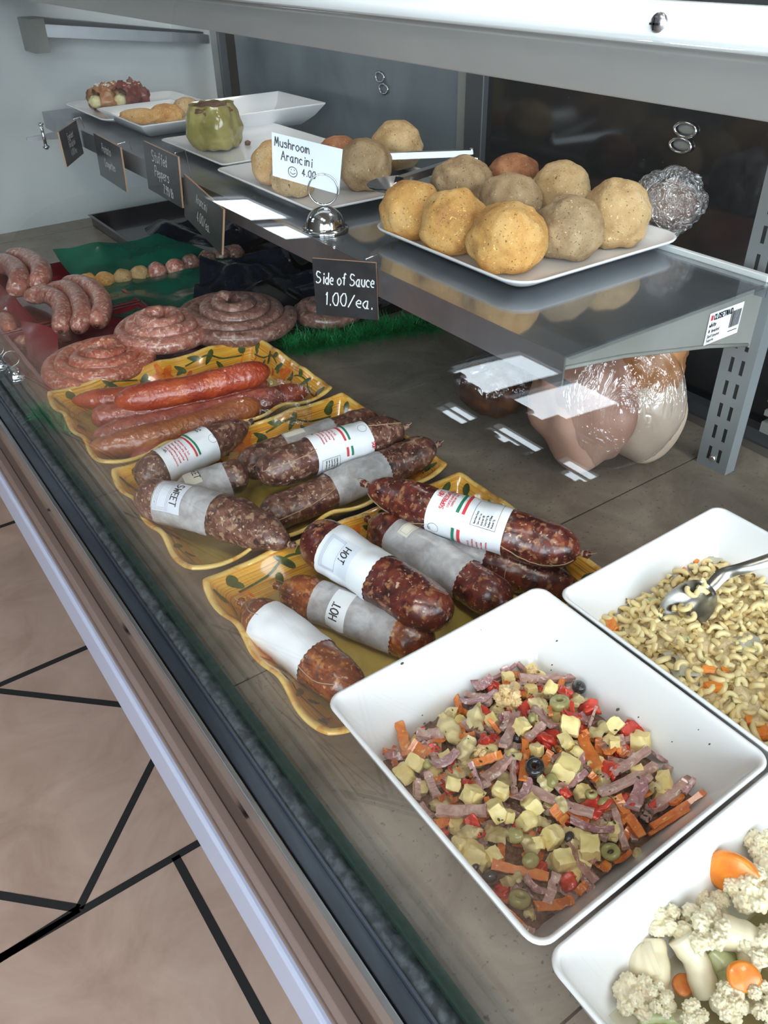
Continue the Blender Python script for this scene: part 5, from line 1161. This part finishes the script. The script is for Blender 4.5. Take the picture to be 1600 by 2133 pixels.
lumps('bolive', 1, 'black_olive', [(915,402,62)], 'black olive at the back corner of the antipasto', 'olive', None, .9, 1, .004, .6, False)
lumps('bolive', 1, 'black_olive', [(590,1090,56),(695,590,44),(880,945,44),(540,1050,34),(1150,880,40)], 'half-buried black olive among the antipasto pieces', 'olive', 'buried black olives in the antipasto', .9, 1, .0, .6, False)
lumps('art', 4, 'artichoke_piece', [(545,510,112),(455,550,120),(500,622,100),(975,560,92),(795,750,74),(780,885,80),(620,930,120),(520,930,90),(670,1095,90),(765,460,84),(905,450,62),(735,970,90),(1190,760,60),(740,1220,70),(595,830,60),(680,640,70),(430,515,60),(850,830,60),(1130,1010,50)],
      'pale artichoke piece in the antipasto salad', 'artichoke', 'artichoke pieces in the antipasto', 1, 1.0, .004, .6)
lumps('florw', 1, 'cauliflower_floret', [(665,430,128)], 'yellowish cauliflower floret at the back of the antipasto', 'cauliflower', None, .95, 1, .008, 0, False)
bpy.data.objects['cauliflower_floret'].rotation_quaternion = Vector((-.8, -.45, .25)).to_track_quat('Z', 'Y')
lumps('florw', 1, 'cauliflower_floret', [(560,640,60),(750,350,55)], 'small yellowish cauliflower bit in the antipasto', 'cauliflower', 'cauliflower bits in the antipasto', 1, 1, .004, .8, False)
# under-layer of the same pieces filling the gaps
for i in range(230):
    x = SALAD.x+rdS.uniform(-.086, .086); y = SALAD.y+rdS.uniform(-.09, .09); c = Vector((x, y, zsal(x, y)-.003+rdS.uniform(-.002, .002)))
    A = rdS.uniform(0, 2*pi); d = Vector((cos(A), sin(A), rdS.uniform(-.2, .2))); kk = rdS.choice(('ham', 'ham', 'pep', 'pep', 'purple', 'cheese', 'art', 'red'))
    if kk in LB:
        nm, lab, cat, grp = LB[kk]; L = rdS.uniform(.014, .026); put(kk+str(i % 4), nm, c, (L, .022, .035), qdir(d, rdS.uniform(-.6, .6)), lab, cat, grp)
    elif kk == 'cheese': s = .011; put('cheese%d' % (i % 4), 'cheese_cube', c, (s, s, s), qdir(d, .3), 'pale yellow cheese cube in the antipasto salad', 'cheese', 'cheese cubes in the antipasto')
    elif kk == 'art': put('art%d' % (i % 4), 'artichoke_piece', c, (.02, .02, .02), qdir(d, .3), 'pale artichoke piece in the antipasto salad', 'artichoke', 'artichoke pieces in the antipasto')
    else: put('red%d' % (i % 4), 'red_pepper_piece', c, (.015, .015, .015), qdir(d, .3), 'glossy roasted red pepper piece in the antipasto salad', 'red pepper', 'red pepper pieces in the antipasto')

mb = MB(); rh = random.Random(21)
for _ in range(150):
    x = SALAD.x+rh.uniform(-.08, .08); y = SALAD.y+rh.uniform(-.085, .085); A = rh.uniform(0, 6.3); r = rh.uniform(.0005, .0012)
    mb.ell((x, y, zsal(x, y)+rh.uniform(.003, .009)), (r*1.6, r, r*.5), 0, 6, 4, Matrix.Rotation(A, 3, 'Z'))
tag(mb.build('chopped_herbs', 'herb'), 'tiny dark herb flecks sprinkled over the antipasto pieces', 'herbs', kind='stuff')

# ------------------------------------------------------------------ macaroni salad
MC = Vector((.5785, .2595))
def zmac(x, y):
    dx, dy = (x-MC.x)/.1, (y-MC.y)/.105
    return .043+.014*max(0, 1-dx*dx*.7-dy*dy*.7)+.005*noise.noise(Vector((x*30, y*30, 8)))
mb = MB(); mb.grid(lambda a, b: (lambda x, y: Vector((x, y, zmac(x, y)-.0015+.0035*noise.noise(Vector((x*120, y*120, 4))))))(MC.x-.096+.192*a/70, MC.y-.1+.2*b/70), 71, 71, 0)
tag(mb.build('dressing_bed', 'dressing'), 'creamy dressing holding the macaroni salad together', 'dressing', kind='stuff')
def elbow_fn(R, r, arc, tw):
    def f(mb):
        pts = [Vector((R*cos(arc*(i/14-.5)), R*sin(arc*(i/14-.5)), tw*(i/14-.5))) for i in range(15)]
        mb.tube(pts, r, 10, caps=False)
        mb.tube(pts, r*.62, 8, 0, caps=False)
        for e in (0, 14): pass
    return f
EL = []
for i, (R, r, arc, tw) in enumerate(((.005, .0027, 3.7, .002), (.0056, .0028, 3.1, .001), (.0047, .0026, 4.2, .003), (.0062, .0027, 2.8, .0)) ):
    EL.append(proto(elbow_fn(R, r, arc, tw), 'macaroni_elbow', 'pasta'))
rdM = random.Random(5); cand = []
sp = .0088
for a in range(22):
    for b in range(23):
        x = MC.x-.092+a*sp+rdM.uniform(-.003, .003); y = MC.y-.096+b*sp+rdM.uniform(-.003, .003)
        p = Vector((x, y, zmac(x, y)+rdM.uniform(-.001, .003))); v = p-EYE; w = v.dot(_f); px, py = 800+FPX*v.dot(_r)/w, 1066.5-FPX*v.dot(_u)/w
        cand.append((0 if px < 1625 else 1, px, p, py))
cand.sort(key=lambda q: (q[0], q[1])); seen = [q for q in cand if q[0] == 0]; print('macaroni in view', len(seen))
rest = MB()
for i, (o_, px, p, py) in enumerate(cand):
    q = Quaternion((0, 0, 1), rdM.uniform(0, 6.28)) @ Quaternion((1, 0, 0), rdM.gauss(0, .55)) @ Quaternion((0, 1, 0), rdM.gauss(0, .55)); me = EL[i % 4]
    if o_ == 0 and i < 300:
        o = bpy.data.objects.new('macaroni_elbow', me); COL.objects.link(o); o.location = p; o.rotation_mode = 'QUATERNION'; o.rotation_quaternion = q
        tag(o, 'cooked elbow macaroni coated in dressing in the right bowl', 'macaroni', 'macaroni in the pasta salad')
    else:
        b0 = len(rest.v)
        for v in me.vertices: rest.vert(p+q@v.co)
        for f in me.polygons: rest.face([b0+k for k in f.vertices], 0)
tag(rest.build('macaroni_rest', 'pasta'), 'rest of the macaroni in the right bowl beyond the picture edge', 'macaroni', kind='stuff')
def macpt(px, py, dz):
    z = .05
    for _ in range(3): p = at(px, py, z); z = zmac(p.x, p.y)+dz
    return at(px, py, z)
PROT['carbit0'] = proto(cube_fn(3), 'carrot_piece', 'carrot'); PROT['carbit1'] = proto(chunk_fn(3, .5, .5), 'carrot_piece', 'carrot')
PROT['cel0'] = proto(strip_fn(1, .5, .25, 4, .5), 'celery_piece', 'celery'); PROT['curd0'] = proto(chunk_fn(8, .6, .5), 'dressing_clump', 'curd')
for i, (px, py, w) in enumerate(((1275, 1303, 34), (1418, 1183, 36), (1392, 1193, 18), (1525, 1190, 30), (1562, 1182, 30), (1475, 1395, 30), (1485, 1430, 34), (1468, 1440, 22), (1590, 1525, 34), (1375, 1275, 16), (1450, 1170, 14), (1512, 1400, 26), (1560, 1500, 20))):
    c = macpt(px, py, .004); s = w*depth(c)/FPX; put('carbit%d' % (i % 2), 'carrot_piece', c, (s, s*.6, s*.45), Quaternion((0, 0, 1), rdM.uniform(0, 6)) @ Quaternion((1, 0, 0), rdM.uniform(-.6, .6)), 'orange carrot piece in the macaroni salad', 'carrot', 'carrot pieces in the macaroni salad')
for i, (px, py, w) in enumerate(((1352, 1252, 30), (1560, 1345, 34), (1600, 1255, 26), (1310, 1215, 24), (1540, 1350, 20), (1250, 1270, 20), (1490, 1200, 22), (1430, 1330, 22))):
    c = macpt(px, py, .003); s = w*depth(c)/FPX; put('cel0', 'celery_piece', c, (s, s, s*.6), Quaternion((0, 0, 1), rdM.uniform(0, 6)), 'pale green celery piece in the macaroni salad', 'celery', 'celery pieces in the macaroni salad')
for i, (px, py, w) in enumerate(((1368, 1168, 50),)):
    c = macpt(px, py, .006); o = bpy.data.objects.new('broccoli_bit', None)
    bpy.data.objects.remove(o); s = w*depth(c)/FPX; PROT['pick'] = proto(ring_fn(.5, .22, .5), 'pickle_slice', 'celery'); put('pick', 'pickle_slice', c, (s, s, s), Vector((-.3, -.6, .7)).to_track_quat('Z', 'Y'), 'green ringed vegetable slice at the far left of the macaroni', 'vegetable slice', None)
for i, (px, py, w) in enumerate(((1430, 1395, 60), (1395, 1375, 50), (1485, 1165, 40), (1440, 1430, 40), (1300, 1210, 40), (1560, 1340, 60))):
    c = macpt(px, py, .001); s = w*depth(c)/FPX; put('curd0', 'dressing_clump', c, (s, s*.8, s*.5), Quaternion((0, 0, 1), rdM.uniform(0, 6)), 'clump of white dressing on the macaroni salad', 'dressing', 'dressing clumps on the macaroni')
# spoon
sp0 = macpt(1405, 1290, -.002); sp1 = at(1490, 1213, .083); sp2 = at(1650, 1150, .12)
spoon = empty('serving_spoon', sp0, 'steel serving spoon stuck into the macaroni salad', 'spoon')
ax = (sp1-sp0).normalized(); fd = Vector((-.25, -.35, .9)); sd = ax.cross(fd).normalized(); up = sd.cross(ax).normalized()
def SP(i, j, o=0):
    t = i/24; A = j/16*2-1; Lh = (sp1-sp0).length*1.1; w = .0225*math.sqrt(max(0, 1-(2*t-1)**2))**.8*(1-.12*t)
    if t > .86: w = max(w, .006)
    return sp0-ax*.012+ax*(t*Lh)+sd*A*w+up*(.011*(A*A)*math.sqrt(max(0, 1-(2*t-1)**2))-.004+o+.006*(2*t-1)**2)
mb = MB(); mb.grid(lambda i, j: SP(i, j), 25, 17, 0); mb.grid(lambda i, j: SP(i, j, -.0012), 25, 17, 0, flip=True); mb.build('spoon_bowl', 'spoon_steel', spoon)
mb = MB(); hp = catmull([sp1-ax*.006, sp1+ax*.012+up*.002, sp1.lerp(sp2, .4)+Vector((0, 0, .004)), sp2], 24)
mb.grid(lambda i, j: hp[i]+sd*((j/6-.5)*2)*(.0065-.0005*(1-i/24))+up*(.0022*(1-((j/6-.5)*2)**2)), 24, 7, 0); mb.grid(lambda i, j: hp[i]+sd*((j/6-.5)*2)*.0062-up*.0012, 24, 7, 0, flip=True); mb.build('spoon_handle', 'spoon_steel', spoon)
for i, (px, py) in enumerate(((1440, 1235), (1452, 1222), (1428, 1262), (1462, 1245), (1415, 1285), (1436, 1280))):
    c = at(px, py, .07); t = max(0, min(1, (c-sp0).dot(ax)/((sp1-sp0).length))); c = sp0+ax*((c-sp0).dot(ax))+sd*((c-sp0).dot(sd))+up*.004
    o = bpy.data.objects.new('macaroni_elbow', EL[i % 4]); COL.objects.link(o); o.location = c; o.rotation_euler = (rdM.uniform(-.5, .5), rdM.uniform(-.5, .5), rdM.uniform(0, 6)); tag(o, 'elbow macaroni lying on the steel serving spoon', 'macaroni', 'macaroni on the spoon')

# ------------------------------------------------------------------ cauliflower salad
CC = Vector((.333, .0245))
mb = MB(); mb.grid(lambda a, b: Vector((CC.x-.087+.174*a/30, CC.y-.092+.184*b/30, .03+.0004*noise.noise(Vector((a*.3, b*.3, 0))))), 31, 31, 0); mb.box((CC.x-.08, CC.y-.085, .008), (CC.x+.08, CC.y+.085, .009))
tag(mb.build('brine', 'brine'), 'clear brine pooled around the pickled cauliflower', 'brine', kind='stuff')
FL = [(820, 1090, 330, .62, (-.2, .25, .9), 'cauliflower floret with thick pale stump left of the middle of the brine bowl'), (1130, 1180, 420, .66, (-.1, .4, .9), 'wide cauliflower floret in the middle with stems hanging down'),
 (1470, 880, 420, .7, (-.4, .2, .9), 'large cauliflower floret beside the big carrot slice'), (640, 1650, 360, .45, (-.4, -.3, .8), 'cauliflower floret lowest at the left, sitting in the brine'), (810, 1680, 250, .5, (.3, -.3, .8), 'small cauliflower floret right of the one in the brine'),
 (1320, 1700, 330, .6, (0, -.4, .9), 'cauliflower floret at the bottom edge of the picture'), (1560, 560, 280, .72, (-.3, .3, .9), 'cauliflower floret topmost at the right edge of the picture'), (1540, 1300, 380, .66, (.2, .1, .95), 'cauliflower floret at the right edge above the small carrot slice'),
 (1110, 960, 200, .5, (-.3, .5, .7), 'small cauliflower floret against the back wall of the brine bowl'), (1060, 1800, 260, .5, (.1, -.5, .8), 'small cauliflower floret at the picture bottom near the green slice'), (1560, 1700, 300, .6, (.2, -.4, .8), 'cauliflower floret in the bottom right corner of the picture'), (1250, 960, 200, .55, (0, .5, .8), 'thin pale floret between the back wall and the carrot')]
for i, (cx, cy, w, zz, dr, lab) in enumerate(FL):
    px, py = 1140+.2875*cx, 1600+.2875*cy; c = at(px, py, zz*.075+.006); s = w*.2875*depth(c)/FPX*1.05
    put('flor%d' % (i % 3), 'cauliflower_floret', c-Vector(dr).normalized()*s*.15, (s, s, s), Vector(dr).to_track_quat('Z', 'Y') @ Quaternion((0, 0, 1), i*1.1), lab, 'cauliflower', 'pickled cauliflower florets')
for i, (x, y) in enumerate(((.385, .03), (.40, -.03), (.35, -.05), (.29, -.04), (.40, .09), (.31, -.01))):
    put('flor%d' % (i % 3), 'cauliflower_floret', Vector((x, y, .045)), (.062,)*3, Vector((.1*i-.3, .2, .9)).to_track_quat('Z', 'Y'), 'pickled cauliflower floret in the near part of the brine bowl, past the picture edge', 'cauliflower', 'cauliflower florets past the picture edge')
def stalk(pp, r, lab, i, m='cauli', nm='cauliflower_stalk', cat='cauliflower'):
    pts = catmull([at(1140+.2875*x, 1600+.2875*y, z) for x, y, z in pp], 20); mb = MB(); mb.tube(pts, [r*(1+.15*noise.noise(Vector((k*.3, i, 0)))) for k in range(20)], 14); tag(mb.build(nm, m, origin=pts[10]), lab, cat)
stalk([(570, 1330, .036), (700, 1400, .04), (800, 1380, .044)], .012, 'thick cut cauliflower stump at the left above the brine', 1)
stalk([(960, 1220, .055), (1080, 1400, .046), (1150, 1640, .032)], .009, 'long cauliflower stem running down from the middle floret', 2)
stalk([(1260, 1180, .058), (1450, 1250, .056), (1540, 1450, .05)], .011, 'broad pale cauliflower leaf stem above the small carrot slice', 3)
stalk([(760, 1250, .045), (790, 1450, .04), (780, 1600, .032)], .009, 'short cauliflower stem joining the two left florets', 4)
stalk([(660, 1820, .026), (780, 1790, .028), (950, 1820, .026)], .006, 'pale green vegetable strip at the bottom edge of the picture', 5, 'celery', 'celery_strip', 'celery')
stalk([(1180, 1330, .04), (1300, 1450, .038), (1330, 1600, .034)], .01, 'pale green celery strip under the small carrot slice', 6, 'celery', 'celery_strip', 'celery')
for i, (cx, cy, w, z, dr, fl, lab) in enumerate(((1350, 770, 380, .06, (-.9, -.3, .35), .3, 'large orange carrot slice leaning on the back wall of the brine bowl'), (1420, 1510, 240, .06, (-.3, -.4, .8), .3, 'orange oval carrot slice on top at the lower right'), (985, 1570, 170, .03, (0, -.2, .9), .3, 'dark orange carrot slice sunk in the brine'))):
    c = at(1140+.2875*cx, 1600+.2875*cy, z); s = w*.2875*depth(c)/FPX
    mb = MB(); pr_ = [(.0, -.5*fl), (.42, -.5*fl), (.5, -.35*fl), (.52, 0), (.5, .35*fl), (.42, .5*fl), (.0, .5*fl)]
    mb.grid(lambda a, b: Vector((pr_[b][0]*cos(2*pi*a/32)*(1+.05*cos(3*2*pi*a/32)), pr_[b][0]*sin(2*pi*a/32)*.85, pr_[b][1]*.7)), 32, 7, 0, cu=True)
    PROT['cs'] = None; o = mb.build('carrot_slice', 'carrot'); o.location = c; o.scale = (s, s, s); o.rotation_mode = 'QUATERNION'; o.rotation_quaternion = Vector(dr).to_track_quat('Z', 'Y'); tag(o, lab, 'carrot')
# herb flecks on the bowl walls (specks stuck to the melamine)
mb = MB(); rd = random.Random(9)
for (px, py, s) in ((838, 1382, 9), (1287, 1478, 10), (1330, 1494, 5), (1002, 1312, 3), (968, 1515, 4), (1160, 1335, 6), (1150, 1385, 5), (1148, 1396, 4), (1455, 1520, 4), (1478, 1550, 6), (1400, 1545, 4), (880, 1490, 4)):
    # intersect with the bowl's back or right inner wall
    best = None; d = ray(px, py)
    for nx, ny, c0, k in ((0, 1, .278+.123-.0055, 1), (1, 0, .333+.118-.0055, 1)):
        # wall leans: offset shrinks by .72 of the drop below the rim
        sl = .55
        A = d.x*nx+d.y*ny-sl*d.z; B = c0-sl*BH+sl*CAM_H
        t = B/A if abs(A) > 1e-6 else -1
        p = EYE+d*t
        if t > 0 and (best is None or t < best[0]): best = (t, p)
    p = best[1]; r = s*.5*depth(p)/FPX; mb.ell(p-d.normalized()*.0008, (r, r*.6, r*.6), 0, 8, 5)
tag(mb.build('herb_flecks', 'herb'), 'dried herb flecks stuck to the inside walls of the antipasto bowl', 'herbs', kind='stuff')
# things on the counter behind the case
mb = MB(); mb.box((1.25, -.6, .0), (1.9, 3.0, .42)); tag(mb.build('back_counter', 'wall_dark', bevel=.005), 'dark back counter behind the display case', 'counter')
a = at(1395, 15, .44)
mb = MB(); mb.box((1.3, .885, .4205), (1.45, 1.02, .492)); tag(mb.build('carton', 'cream', bevel=.003), 'cream carton standing on the counter behind the case', 'box')
mb = MB(); mb.box((1.5, .5, .4205), (1.75, 1.25, .54)); tag(mb.build('blue_bin', 'blue', bevel=.01), 'blue plastic bin on the counter behind the case', 'bin')
